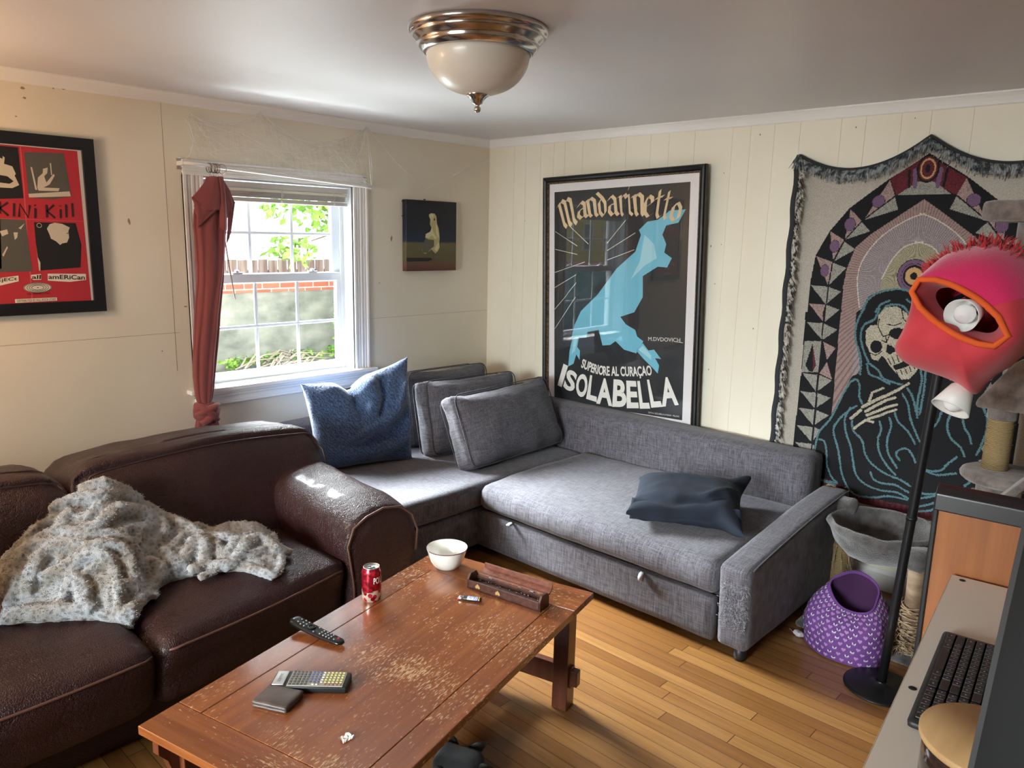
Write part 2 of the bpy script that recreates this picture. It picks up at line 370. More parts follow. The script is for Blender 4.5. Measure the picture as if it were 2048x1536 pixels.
# raised blind in the head of the window
m_blind = mat('blind_white', hexl((206, 200, 192)), 0.5); m_rail = mat('blind_rail_cream', hexl((222, 214, 190)), 0.4)
m_cord = mat('blind_cord', hexl((205, 205, 200)), 0.7)
b = thing('window_blind', 'white mini blind drawn up to the top of the window over the yard', 'blind', (-1.563, .03, 1.893))
G().box((-.425, -.014, -.030), (.425, .022, .0), .003).obj('headrail', m_blind, b, False)
g = G()
for k in range(13): g.box((-.415, -.020, -.0345-k*.0033), (.425-.01, .022, -.0325-k*.0033), 0)
g.obj('slats', m_blind, b, False)
G().box((-.418, -.022, -.100), (.418, .024, -.078), .004).obj('bottom_rail', m_blind, b, False)
G().box((-.418, -.0225, -.047), (.418, -.018, -.035), .002).obj('valance', m_rail, b, False)
for x in (-.36, .0, .33):
    g = G()
    for k in range(5): g.tube([(x-.012+.002*k, -.0245, -.03), (x+.012-.004*k, -.025, -.055-.003*k), (x-.010+.003*k, -.0245, -.095)], .0012, 5)
    g.obj('ladder_cord', m_cord, b)
g = G(); g.tube([(-.355, -.03, -.02), (-.350, -.034, -.2), (-.325, -.036, -.42), (-.30, -.036, -.60)], .0035, 8); g.obj('tilt_wand', mat('wand_brown', hexl((150, 128, 118)), .5), b)
# closed blind on the second window
b = thing('window_blind', 'white slatted blind lowered over the window left of the picture', 'blind', (-3.86, .045, 1.893))
G().box((-.425, -.02, -.035), (.425, .02, 0), .003).obj('headrail', m_blind, b, False)
g = G()
for k in range(40): g.add([(-.42, -.012, -.05-k*.0245), (.42, -.012, -.05-k*.0245), (.42, .012, -.034-k*.0245), (-.42, .012, -.034-k*.0245)], [(0,1,2,3)])
g.obj('slats', m_blind, b, False, fix=False)

# ------------------------------------------------------------------ outdoors seen through the window
m_stucco = mat('yard_stucco', hexl((150, 152, 146)), .9, var=((3,3,5), 6, hexl((90, 94, 90)), .35, .7))
m_brick = mat('brick', hexl((158, 92, 76)), .9); g = N(m_brick)
_t = g.n('ShaderNodeTexBrick'); _t.inputs['Scale'].default_value = 1; _t.inputs['Brick Width'].default_value = .2; _t.inputs['Row Height'].default_value = .062; _t.inputs['Mortar Size'].default_value = .006
_t.inputs['Color1'].default_value = (*hexl((156, 84, 68)), 1); _t.inputs['Color2'].default_value = (*hexl((178, 110, 92)), 1); _t.inputs['Mortar'].default_value = (*hexl((200, 190, 180)), 1)
_c = g.n('ShaderNodeTexCoord'); _s = g.n('ShaderNodeSeparateXYZ'); _k = g.n('ShaderNodeCombineXYZ'); g.l(_c.outputs['Object'], _s.inputs[0]); g.l(_s.outputs[0], _k.inputs[0]); g.l(_s.outputs[2], _k.inputs[1]); g.l(_k.outputs[0], _t.inputs['Vector']); g.base(_t.outputs[0])
m_fence = mat('fence_wood', hexl((110, 92, 88)), .85, var=((20,20,2), 3, hexl((150, 138, 132)), .4, .7))
m_leaf = mat('leaf_green', hexl((92, 140, 48)), .6, var=((6,6,6), 2, hexl((140, 178, 78)), .35, .65)); m_leaf.node_tree.nodes['Principled BSDF'].inputs['Transmission Weight'].default_value = 0.0
m_bark = mat('bark', hexl((88, 74, 60)), .9)
m_ground = mat('yard_ground', hexl((120, 114, 100)), .95, var=((4,4,4), 6, hexl((82, 92, 58)), .4, .7))
y0 = 3.5
t = thing('yard_wall', 'grey stucco retaining wall with brick courses on top across the yard', 'wall', (1.0, y0, 0))
G().box((-3.2, 0, -.2), (4.5, .3, 1.02)).obj('stucco_face', m_stucco, t, False)
G().box((-3.2, -.012, 1.02), (4.5, .31, 1.135)).obj('brick_courses', m_brick, t, False)
t = thing('board_fence', 'weathered board fence on top of the yard wall', 'fence', (1.0, y0+.22, 1.135))
g = G()
for k in range(64):
    x = -3.0+k*.115; g.box((x, 0, 0), (x+.098, .02, .20+.01*rnd.random()), .002, 1)
g.obj('boards', m_fence, t, False)
G().box((-3.1, .02, .06), (4.4, .05, .10)).obj('rail', m_fence, t, False)
vs = []; fs = []; nx = 60; ny = 40
for j in range(ny+1):
    for i in range(nx+1):
        x = 6-62*(i/nx)**1.8; y = .35+40*(j/ny)**1.5
        z = (.28 + .06*noise.noise(Vector((x*2, y*2, 0))) if x > -2.6 and y < 3.9 else -.35+.04*noise.noise(Vector((x, y, 2))))
        vs.append((x, y, z))
for j in range(ny):
    for i in range(nx): a = j*(nx+1)+i; fs.append((a, a+1, a+nx+2, a+nx+1))
tag(G().add(vs, fs).obj('yard_ground', m_ground), 'dusty yard and street outside the window', 'ground')['kind'] = 'structure'
def leaves(g, c, rad, n, s, seed, flat=1.0):
    q = random.Random(seed)
    for _ in range(n):
        d = Vector((q.gauss(0,1), q.gauss(0,1)*flat, q.gauss(0,1))); d = d.normalized()*(q.random()**.5)
        p = Vector(c)+Vector((d.x*rad[0], d.y*rad[1], d.z*rad[2]))
        a = Vector((q.uniform(-1,1), q.uniform(-1,1), q.uniform(-1,.3))).normalized(); b = a.orthogonal().normalized(); k = a.cross(b)
        b = (b*math.cos(q.random()*6)+k*math.sin(q.random()*6)).normalized()
        L = s*q.uniform(.6, 1.3)
        g.add([p, p+a*L*.45+b*L*.32, p+a*L, p+a*L*.45-b*L*.32], [(0,1,2,3)])
t = thing('yard_tree', 'leafy bright green tree above the board fence', 'tree', (1.9, 2.9, .2))
g = G(); g.tube([(0,0,0), (-.05,.02,.7), (-.1,0,1.3), (-.05,0,2.2)], [.09,.07,.05,.02], 8)
br = [((-.1,0,1.2), (-.6,-.1,1.45), (-1.1,-.15,1.5), (-1.6,-.2,1.36)), ((-.1,0,1.35), (-.6,0,1.7), (-1.2,0,1.9), (-1.9,0,2.0)), ((-.6,-.1,1.45), (-.9,-.2,1.25), (-1.15,-.25,1.15)), ((-.08,0,1.6), (.5,.1,1.9), (1.0,.1,2.0)), ((-1.1,-.15,1.5), (-1.3,-.2,1.75), (-1.5,-.2,1.95))]
for b in br: g.tube(b, [.028, .018, .011, .005][:len(b)], 6)
g.obj('trunk', m_bark, t)
g = G()
for (c, r_, n, sd) in (((-.45,0,1.75), (.55,.35,.38), 700, 1), ((-1.25,-.1,1.75), (.55,.3,.34), 600, 2), ((-.75,-.15,1.36), (.5,.25,.22), 420, 3), ((-1.75,-.1,1.28), (.28,.2,.16), 110, 4), ((.3,0,2.0), (.7,.5,.5), 500, 5), ((-1.6,0,2.1), (.7,.4,.25), 350, 6), ((-1.85,0,1.72), (.25,.2,.2), 90, 8), ((-.1,-.1,1.3), (.35,.3,.3), 200, 9)): leaves(g, c, r_, n, .085, sd)
g.obj('foliage', m_leaf, t, False, fix=False)
t = thing('shrub', 'pale green shrub climbing the yard wall at the right of the window', 'shrub', (1.0, 3.2, .3))
g = G(); leaves(g, (0,0,.42), (.14,.12,.34), 260, .07, 12); g.obj('foliage', m_leaf, t, False, fix=False)
G().tube([(0,0,0), (.02,0,.3), (-.02,0,.6)], .012, 6).obj('stem', m_bark, t)
g = G()
for k in range(26): leaves(g, (-.3+1.5*rnd.random(), 3.25+.15*rnd.random(), .36), (.07,.05,.06), 22, .05, 100+k)
tag(g.obj('weeds', m_leaf, smooth=False, fix=False), 'low weeds along the foot of the yard wall', 'weeds')['kind'] = 'stuff'
m_branch = mat('dead_branch', hexl((150, 140, 125)), .9)
g = G()
for k in range(40):
    p = Vector((-.35+.55*rnd.random(), 2.5+.7*rnd.random(), .33)); a = rnd.uniform(-.6, .9)
    g.tube([p, p+Vector((math.cos(a)*.2, math.sin(a)*.15, rnd.uniform(.02, .14))), p+Vector((math.cos(a)*.42, math.sin(a)*.3, rnd.uniform(0, .12)))], [.010, .008, .004], 5)
tag(g.obj('brushwood', m_branch), 'heap of bare brushwood lying in the yard below the window', 'branches')['kind'] = 'stuff'
# street seen only as a reflection in the poster's glass: two houses and two parked cars
def siding(name, c, pitch):
    m = mat(name, hexl(c), .7); g = N(m); tc = g.n('ShaderNodeTexCoord'); sx = g.n('ShaderNodeSeparateXYZ'); g.l(tc.outputs['Object'], sx.inputs[0])
    f = g.math('FRACT', g.math('DIVIDE', sx.outputs[2], pitch)); g.base(g.mix(g.math('LESS_THAN', f, .10), hexl(c), tuple(v*.35 for v in hexl(c)))); g.bump(f, .6, .02); return m
def house(name, label, x0, x1, y, h, m, wins):
    t = thing(name, label, 'house', ((x0+x1)/2, y, -.35)); W_ = (x1-x0)/2
    G().box((-W_, 0, 0), (W_, 5, h)).obj('walls', m, t, False)
    G().prism([(-W_-.3, h), (W_+.3, h), (0, h+W_*.6)], ((0, -.3, 0), (1, 0, 0), (0, 0, 1), (0, 1, 0)), 0, 5.6).obj('roof', flat('roof_shingle', (96, 92, 90)), t, False)
    for (x, z, ww, wh) in wins:
        g = G(); g.box((x-ww/2-.1, -.06, z-.1), (x+ww/2+.1, 0, z)); g.box((x-ww/2-.1, -.06, z+wh), (x+ww/2+.1, 0, z+wh+.12)); g.box((x-ww/2-.1, -.06, z), (x-ww/2, 0, z+wh)); g.box((x+ww/2, -.06, z), (x+ww/2+.1, 0, z+wh)); g.box((x-ww/2, -.05, z+wh/2-.03), (x+ww/2, 0, z+wh/2+.03))
        f_ = g.obj('window', m_vinyl, t, False); G().box((x-ww/2, -.02, z), (x+ww/2, -.005, z+wh)).obj('pane', flat('dark_pane', (96, 108, 116), .1), f_, False)
house('clapboard_house', 'white clapboard house reflected in the poster glass', -13.4, -7.6, 9.0, 5.6, siding('white_siding', (226, 230, 232), .21), [(1.4, 1.2, .9, 1.5), (-.6, 1.2, .9, 1.5)])
house('yellow_house', 'yellow house with white windows reflected in the poster glass', -56, -39.5, 27.0, 8.5, siding('yellow_siding', (214, 196, 120), .3), [(x, z, 1.0, 1.7) for x in (-5, -2, 1, 4, 6.6) for z in (1.2, 4.2)])
def car(label, loc, rz, c):
    t = thing('parked_car', label, 'car', loc, rz)
    body = [(-2.1, .35), (-2.15, .75), (-1.9, .88), (-1.15, .95), (-.55, 1.38), (.75, 1.42), (1.45, 1.0), (2.05, .92), (2.15, .6), (2.1, .32)]
    o = G().prism(body, ((0, 0, 0), (1, 0, 0), (0, 0, 1), (0, 1, 0)), -.85, .85).obj('body', mat('car_paint', hexl(c), .25, .2, coat=.6), t, False); bv = o.modifiers.new('b', 'BEVEL'); bv.width = .07; bv.segments = 3
    for s in (-1, 1): G().prism([(-.98, .98), (-.50, 1.32), (.70, 1.35), (1.22, 1.0)], ((0, s*.855, 0), (1, 0, 0), (0, 0, 1), (0, s, 0)), 0, .01).obj('side_window', flat('car_glass', (40, 48, 54), .08), t, False)
    for x in (-1.35, 1.35):
        for s in (-1, 1): G().lathe([(.0, -.1), (.31, -.1), (.33, -.06), (.33, .06), (.31, .1), (.0, .1)], n=24, M=Matrix.Translation((x, s*.80, .33)) @ Matrix.Rotation(R(90), 4, 'X')).obj('wheel', m_black_r, t)
m_black_r = flat('tyre_black', (26, 26, 27), .8)
car('teal parked car reflected low in the poster glass', (-9.3, 5.0, -.35), R(8), (70, 128, 140))
car('red parked car reflected behind the teal one', (-12.2, 7.2, -.35), R(4), (176, 66, 58))
# ------------------------------------------------------------------ grey sectional
def linen(name, c1, c2, s=1.0):
    m = mat(name, c1, .92, sheen=.15); g = N(m)
    a = g.noise(g.vec((230*s, 18*s, 230*s)), 1, 2); b = g.noise(g.vec((18*s, 230*s, 18*s)), 1, 2); d = g.noise(g.vec((230*s, 230*s, 14*s)), 1, 2)
    f = g.math('MULTIPLY', g.math('ADD', g.math('ADD', a, b), d), .3333)
    big = g.noise(g.vec((5, 5, 5)), 1, 4)
    col = g.ramp(f, [(.40, c1), (.60, c2)])
    g.base(g.mix(g.math('MULTIPLY', big, .35), col, tuple(v*.72 for v in c1)))
    g.bump(f, .5, .0015); return m
m_linen = linen('grey_linen', hexl((62, 60, 65)), hexl((112, 109, 117)))
m_linen_d = linen('grey_linen_seam', hexl((50, 49, 52)), hexl((80, 80, 86)))
m_black = mat('black_plastic', hexl((24, 24, 25)), .45)
m_tab = mat('pull_tab_webbing', hexl((150, 152, 158)), .8, bump=(400, .3, .001))
S = thing('sectional_sofa', 'grey linen corner sofa bed with pull tabs and a scratched right armrest', 'sofa', (0, 0, 0))
FX, Y1, Y2, SZ = -1.12, -1.085, -2.463, .385
def blk(name, lo, hi, r, n=(10,10,6), crown=(0,0,0), wr=None, seed=0, m=None, fn=None, par=S):
    lo, hi = Vector(lo), Vector(hi); c = (lo+hi)/2; h = (hi-lo)/2
    v, f = soft(h, r, n, crown, wr, seed, fn)
    o = G().add([q+c for q in v], f).obj(name, m or m_linen, par); return o
# chaise along the window wall
blk('chaise_base', (-1.72, Y1+.004, .045), (-.03, -.06, .245), .012, (24,14,4))
blk('chaise_seat', (-1.725, Y1-.006, .252), (-.24, -.22, SZ), .028, (30,18,4), (0,0,.006), (3, .004), 2)
blk('chaise_back', (-1.73, -.225, .10), (-.03, -.035, .62), .035, (30,4,10), (0,0,0), (3, .004), 3)
# main seat with the pull-out bed below it
def seatfn(q, p):
    if p[0] < -.2 and p[2] > -.5:      # softly slumped front lip
        q.z -= .018*max(0, -p[0]-.4)
    q.x -= .010*(1-p[2]*p[2])*max(0, -p[0])
    return q
blk('seat', (FX-.012, Y2+.012, .245), (-.24, Y1-.004, SZ+.012), .045, (26,40,6), (0,0,.008), (2.5, .010, 9, .004), 4, fn=seatfn)
blk('drawer_front', (FX, Y2+.018, .045), (FX+.05, Y1+.02, .232), .010, (3,30,6), wr=(2.5, .004), seed=5)
blk('base_frame', (FX+.055, Y2+.02, .06), (-.05, Y1+.1, .24), .005, (4,4,3), m=m_linen_d)
def backfn(q, p):
    q.x += .035*(p[2]+1)/2*(1 if p[0] < 0 else 0)
    return q
blk('backrest', (-.262, Y2+.03, .16), (-.03, -.06, .635), .04, (6,50,12), wr=(2.2, .006, 8, .002), seed=6, fn=backfn)
# armrest: top falls towards the front
def armfn(q, p):
    if p[2] > 0:
        k = (1-p[0])/2                     # 1 at the front (-x)
        q.z -= p[2]*(.10*k**1.6)
    q.x += (.022*(1-p[2])/2 - .01) if p[0] < -.9 else 0
    return q
arm = blk('armrest', (FX-.030, -2.600, .058), (-.13, Y2-.008, .505), .022, (30,6,16), (0,.006,0), (3, .004), 7, fn=armfn)
g = G()    # threads pulled loose where the corner was clawed
q = random.Random(3)
for k in range(430):
    y = -2.600+.11*q.random()**.8; z = .155+.195*q.random(); 
    if (y+2.6)/.11 > 1.25-abs(z-.26)*4: continue
    p = Vector((FX-.029, y, z)); a = q.uniform(0, 6.28); L = q.uniform(.008, .026)
    g.tube([p, p+Vector((-.004-.004*q.random(), math.cos(a)*L*.5, math.sin(a)*L*.5)), p+Vector((-.003, math.cos(a+.7)*L, math.sin(a+.7)*L-.003))], .0007, 3)
g.obj('frayed_threads', mat('loose_threads', hexl((135, 134, 140)), .9), arm)['kind'] = 'stuff'
g = G()    # piping on the arm top edge
def arm_z(x):
    k = (-.13-x)/(1.02); return .505-.003-.10*max(0, min(1, k))**1.6
g.tube([(x, -2.598, arm_z(x)-.004) for x in [-.15-.97*i/20 for i in range(21)]], .0035, 6); g.obj('piping', m_linen_d, arm)
for (x, y) in ((-1.085, -2.555), (-.2, -2.54), (-1.6, -.95), (-1.6, -.15), (-.2, -.12)):
    G().lathe([(.021, 0), (.024, .01), (.028, .064)], (x, y, 0), 20).obj('leg', m_black, S)
def pulltab(y, z, flat):
    g = G(); L = .036
    pts = [(FX-.002, z), (FX-.018, z-.004), (FX-.026, z-L*.5), (FX-.022, z-L), (FX-.012, z-L*.9), (FX-.004, z-L*.35), (FX-.001, z-.004)] if not flat else [(FX-.002, z), (FX-.022, z+.002), (FX-.040, z-.004), (FX-.038, z-.010), (FX-.014, z-.009), (FX-.001, z-.006)]
    w = .022; n = len(pts); vs = [(x, y-w/2, zz) for x, zz in pts]+[(x, y+w/2, zz) for x, zz in pts]
    g.add(vs, [(i, i+1, i+1+n, i+n) for i in range(n-1)])
    o = g.obj('pull_tab', m_tab, S); sm = o.modifiers.new('t', 'SOLIDIFY'); sm.thickness = .0025; return o
pulltab(-1.33, .240, True); pulltab(-2.105, .236, False)

# loose back cushions: boxed, slumped
def cushion(name, label, m, size, loc, rot, crown, seed, wr=(7, .010, 18, .004), group=None, n=(26, 22, 8), r=.05, fn=None, cat='cushion'):
    h = Vector((size[0]/2, size[1]/2, size[2]/2))          # x width, y height, z thickness
    def f2(q, p):
        # corners pulled to points, middle filled out
        e = max(abs(p[0]), abs(p[1]))
        q.z *= 1-.30*e**6
        q.x *= 1+.03*(abs(p[1])**4); q.y *= 1+.03*(abs(p[0])**4)
        q.y -= .018*(1-p[0]**2)*(1 if p[1] > 0 else 0)*p[1]
        return fn(q, p) if fn else q
    v, f = soft(h, r, n, (.0, .0, crown), wr, seed, f2)
    o = G().add(v, f).obj(name, m); o.location = loc; o.rotation_euler = rot; tag(o, label, cat, group); return o
def seam_ring(par, size, z, rad=.0035, m=None, s=.985):
    g = G(); pts = []
    W, Hh, r = size[0]/2*s, size[1]/2*s, .05
    for (cx, cy, a0) in ((W-r, Hh-r, 0), (-W+r, Hh-r, 90), (-W+r, -Hh+r, 180), (W-r, -Hh+r, 270)):
        for k in range(5): a = R(a0+k*22.5); pts.append((cx+r*math.cos(a), cy+r*math.sin(a), z))
    g.tube(pts, rad, 6, closed=True); o = g.obj('piping', m, par); return o
GC = 'three loose grey back cushions in the corner of the sectional'
c1 = cushion('back_cushion', 'grey linen cushion against the window wall, rearmost of the three', m_linen, (.64, .46, .17), (-.64, -.285, .605), (R(80), 0, R(-2)), .03, 11, group=GC)
c2 = cushion('back_cushion', 'grey linen cushion standing between the front and the rearmost cushion', m_linen, (.72, .44, .17), (-.655, -.520, .593), (R(76), R(1), R(-3)), .035, 12, wr=(7, .012, 20, .006), group=GC)
c3 = cushion('back_cushion', 'grey linen cushion standing foremost on the seat corner', m_linen, (.79, .42, .18), (-.655, -.815, .588), (R(67), R(-1), R(1)), .04, 13, wr=(6, .014, 20, .006), group=GC)
for c, s in ((c1, (.64, .46)), (c2, (.72, .44)), (c3, (.79, .42))): seam_ring(c, s, .062, .0028, m_linen_d); seam_ring(c, s, -.062, .0028, m_linen_d)

def pillow(name, label, cat, m, w, h, t, loc, rot, seed, fn=None, n=44, group=None, wr=(6, .016, 22, .006), pinch=.07, bottom=1.0):
    vs, fs = gridbox(n, n, 2); out = []
    for p in vs:
        u = math.sin(p[0]*PI/2); v = math.sin(p[1]*PI/2)
        x = u*w/2*(1-pinch*(1-v*v)**.7*abs(u)**2); y = v*h/2*(1-pinch*(1-u*u)**.7*abs(v)**2)
        pr = max(0, (1-u*u))**.42*max(0, (1-v*v))**.42
        z = p[2]*(.006+t/2*pr*(bottom if p[2] < 0 else 1))
        q = Vector((x, y, z)); k = .25+.75*min(1, pr*1.4)
        nv = noise.noise_vector(q*wr[0]+Vector((seed, seed*2.3, 0))); q = q+nv*wr[1]*k
        nv = noise.noise_vector(q*wr[2]+Vector((seed, seed*2.3, 5))); q = q+nv*wr[3]*k
        if fn: q = fn(q, u, v, p[2], pr)
        out.append(q)
    o = G().add(out, fs).obj(name, m); o.location = loc; o.rotation_euler = rot; tag(o, label, cat, group); return o
m_blue = mat('blue_matelasse', hexl((44, 68, 104)), .85, sheen=.4); g = N(m_blue)
wv = g.n('ShaderNodeTexWave', wave_type='BANDS', bands_direction='DIAGONAL'); wv.inputs['Scale'].default_value = 26; wv.inputs['Distortion'].default_value = 9; wv.inputs['Detail'].default_value = 3; wv.inputs['Detail Scale'].default_value = 2.2
g.l(g.vec((1, 1, 1)), wv.inputs['Vector'])
bb = g.noise(g.vec((45, 45, 45)), 1, 3)
hh = g.math('ADD', g.math('MULTIPLY', wv.outputs['Fac'], .6), g.math('MULTIPLY', bb, .35)); g.bump(hh, .6, .005)
g.base(g.ramp(hh, [(.3, hexl((34, 54, 86))), (.85, hexl((66, 96, 138)))]))
def ridge(u, v, pts, wd):
    """distance falloff from a polyline in (u, v)"""
    best = 9
    for (a, b) in zip(pts[:-1], pts[1:]):
        dx, dy = b[0]-a[0], b[1]-a[1]; L = dx*dx+dy*dy
        s = max(0, min(1, ((u-a[0])*dx+(v-a[1])*dy)/L)); d = math.hypot(u-a[0]-s*dx, v-a[1]-s*dy)
        best = min(best, d)
    return math.exp(-(best/wd)**2)
def f_blue1(q, u, v, s, pr):
    a = (u+1)/2; b = (v+1)/2
    q.y += .065*a*b*(a**1.2) - .045*(1-a)*b - .055*b*math.exp(-((u+.18)/.20)**2)
    q.x += .03*a*b - .035*(1-a)*b
    if s > 0:
        q.z += -.045*ridge(u, v, [(-.2,1.1),(-.14,.62),(-.05,.30),(-.02,.1)], .09)+.030*ridge(u, v, [(.10,1),(.18,.5),(.10,.12)], .12)
        q.z += -.030*ridge(u, v, [(.36,.75),(.38,.35),(.28,.0)], .06)+.034*ridge(u, v, [(.9,.5),(.62,.02),(.25,-.22),(-.15,-.22)], .10)
        q.z += -.026*ridge(u, v, [(.8,-.1),(.4,-.4),(-.2,-.5),(-.6,-.42)], .11)+.022*ridge(u, v, [(.9,-.25),(.7,-.6),(.1,-.78)], .08)
    return q
pillow('throw_pillow', 'square blue textured throw pillow propped upright on the chaise', 'pillow', m_blue, .56, .53, .20, (-1.345, -.375, .635), (R(76), 0, R(-16)), 3, f_blue1)
m_navy = mat('navy_cotton', hexl((15, 23, 35)), .92, var=((9,9,9), 5, hexl((25, 36, 51)), .35, .7), bump=(260, .25, .002))
def f_blue2(q, u, v, s, pr):
    if s > 0:
        q.z += .010*ridge(u, v, [(-.7,.2),(.1,.35),(.8,.1)], .2)-.016*ridge(u, v, [(-.8,-.72),(-.2,-.86),(.35,-.72),(.6,-.45)], .08)+.020*ridge(u, v, [(.35,-.62),(.62,-.3),(.9,-.1)], .09)
    e = math.exp(-((u-1)**2+(v-1)**2)/.06); q.z += .06*e; q.x += .03*e
    e = math.exp(-((u-1)**2+(v+1)**2)/.10); q.z -= .02*e; q.y -= .045*e
    q.z = max(q.z, -.066)
    return q
bp2 = pillow('throw_pillow', 'navy pillow lying flat on the sectional seat near the scratched arm', 'pillow', m_navy, .50, .47, .20, (-.765, -2.095, .468), (R(2), 0, R(-63)), 8, f_blue2, wr=(5, .014, 18, .005), bottom=.62)
# loose open hem of its case along the near edge
g = G(); nx, ny = 40, 6; vs = []
for j in range(ny+1):
    for i in range(nx+1):
        u = -1+2*i/nx; s = j/ny; lift = .020*math.exp(-((u-.15)/.35)**2)+.012*math.exp(-((u-.55)/.12)**2)
        vs.append((u*.235, -.17-.062*s-.012*s*noise.noise(Vector((u*3, s, 1))), .052-.075*s**1.3+lift*s+.006*noise.noise(Vector((u*5, s*2, 4)))*(.3+s)))
for j in range(ny):
    for i in range(nx): a = j*(nx+1)+i; g.f.append((a, a+1, a+nx+2, a+nx+1)); g.m.append(0)
g.v = vs; o = g.obj('open_hem', m_navy, bp2); sm = o.modifiers.new('t', 'SOLIDIFY'); sm.thickness = .003

# ------------------------------------------------------------------ brown leather sofa
m_leather = mat('brown_leather', hexl((70, 38, 34)), .42, spec=.38, coat=.08); g = N(m_leather)
v1 = g.n('ShaderNodeTexVoronoi', feature='DISTANCE_TO_EDGE'); v1.inputs['Scale'].default_value = 150; g.l(g.vec((1,1,1)), v1.inputs['Vector'])
cr = g.noise(g.vec((7, 16, 7)), 1, 6, .6); fine = g.ramp(v1.outputs['Distance'], [(0, 0), (.22, 1)])
crk = g.math('ABSOLUTE', g.math('SUBTRACT', cr, .5)); crk = g.ramp(crk, [(0, 0), (.035, 1)])
g.bump(g.math('ADD', g.math('MULTIPLY', fine, .4), g.math('MULTIPLY', crk, .7)), .6, .004)
g.base(g.mix(g.noise(g.vec((3, 3, 3)), 1, 4), hexl((36, 16, 15)), hexl((56, 27, 25))))
g.rough(g.ramp(g.noise(g.vec((6, 6, 6)), 1, 3), [(.3, .36), (.7, .52)]))
m_pipe = mat('leather_piping', hexl((46, 26, 24)), .4)
m_stitch = mat('worn_piping', hexl((92, 60, 50)), .5)
B = thing('leather_sofa', 'dark brown leather sofa under the window with rolled right arm', 'sofa', (0, 0, 0))
def L(name, lo, hi, r, n=(14,14,8), crown=(0,0,0), wr=None, seed=0, fn=None, m=None, par=B):
    return blk(name, lo, hi, r, n, crown, wr, seed, m or m_leather, fn, par)
L('base', (-4.03, -1.43, .02), (-1.90, -.36, .24), .03, (30,10,4), wr=(3, .004), seed=1)
def seatcush(x0, x1, y0l, y0r, seed):
    def fn(q, p):
        k = (p[0]+1)/2; yf = (y0l*(1-k)+y0r*k)-(y0l)       # front edge drawn back to the right
        if p[1] < 0: q.y += yf*(-p[1])
        q.y -= .022*(1-p[0]**2)*max(0, -p[1]) ; q.y += .030*(1-p[2])/2*max(0, -p[1])
        q.z -= .035*max(0, -p[1]-.3)**2*(1 if p[2] > 0 else 0)
        return q
    o = L('seat_cushion', (x0, y0l, .185), (x1, -.98, .425), .052, (24,20,10), (.012,0,.030), (3.2, .014, 11, .005), seed, fn)
    return o
sc1 = seatcush(-2.948, -2.190, -1.590, -1.470, 21); sc2 = seatcush(-3.72, -2.958, -1.60, -1.600, 22)
def pipe_front(par, x0, x1, y0l, y0r, z, bow=.022):
    g = G(); pts = []
    for i in range(25):
        k = i/24; u = -1+2*k
        e = max(0, abs(u)-.90)/.10
        pts.append((x0+.012+(x1-x0-.024)*k, y0l+(y0r-y0l)*k-bow*(1-u*u)+.001+.03*e*e, z-.012*e))
    g.tube(pts, .0042, 6); g.obj('piping', m_stitch, par)
pipe_front(sc1, -2.948, -2.190, -1.590, -1.470, .390); pipe_front(sc2, -3.72, -2.958, -1.60, -1.600, .390)
def backcush(x0, x1, seed, hi=.775):
    def fn(q, p):
        k = (p[2]+1)/2
        if p[1] < 0: q.y += .20*k*(-p[1])+.03*(k-.5)            # front face leans back
        q.z += .030*(1-p[0]**2)*max(0, p[2])-.04*max(0, p[1])*max(0, p[2])
        return q
    return L('back_cushion', (x0, -1.06, .33), (x1, -.40, hi), .085, (26,20,16), (.008,0,.012), (3, .016, 10, .005), seed, fn)
bc1 = backcush(-2.935, -1.925, 31, .77); bc2 = backcush(-3.97, -2.950, 32, .77)
def pipe_back(par, x0, x1):
    g = G(); pts = []
    for i in range(31):
        k = i/30; u = -1+2*k; e = max(0, abs(u)-.90)/.10
        pts.append((x0+.02+(x1-x0-.04)*k, -.872-.004*math.sin(k*9), .762+.030*(1-u*u)-.05*e**2))
    pts = [(pts[0][0]-.006, -.93, .62), (pts[0][0]-.004, -.905, .70)]+pts+[(pts[-1][0]+.008, -.905, .69), (pts[-1][0]+.012, -.95, .60)]
    g.tube(pts, .0040, 6); g.obj('piping', m_pipe, par)
pipe_back(bc1, -2.935, -1.925); pipe_back(bc2, -3.97, -2.950)
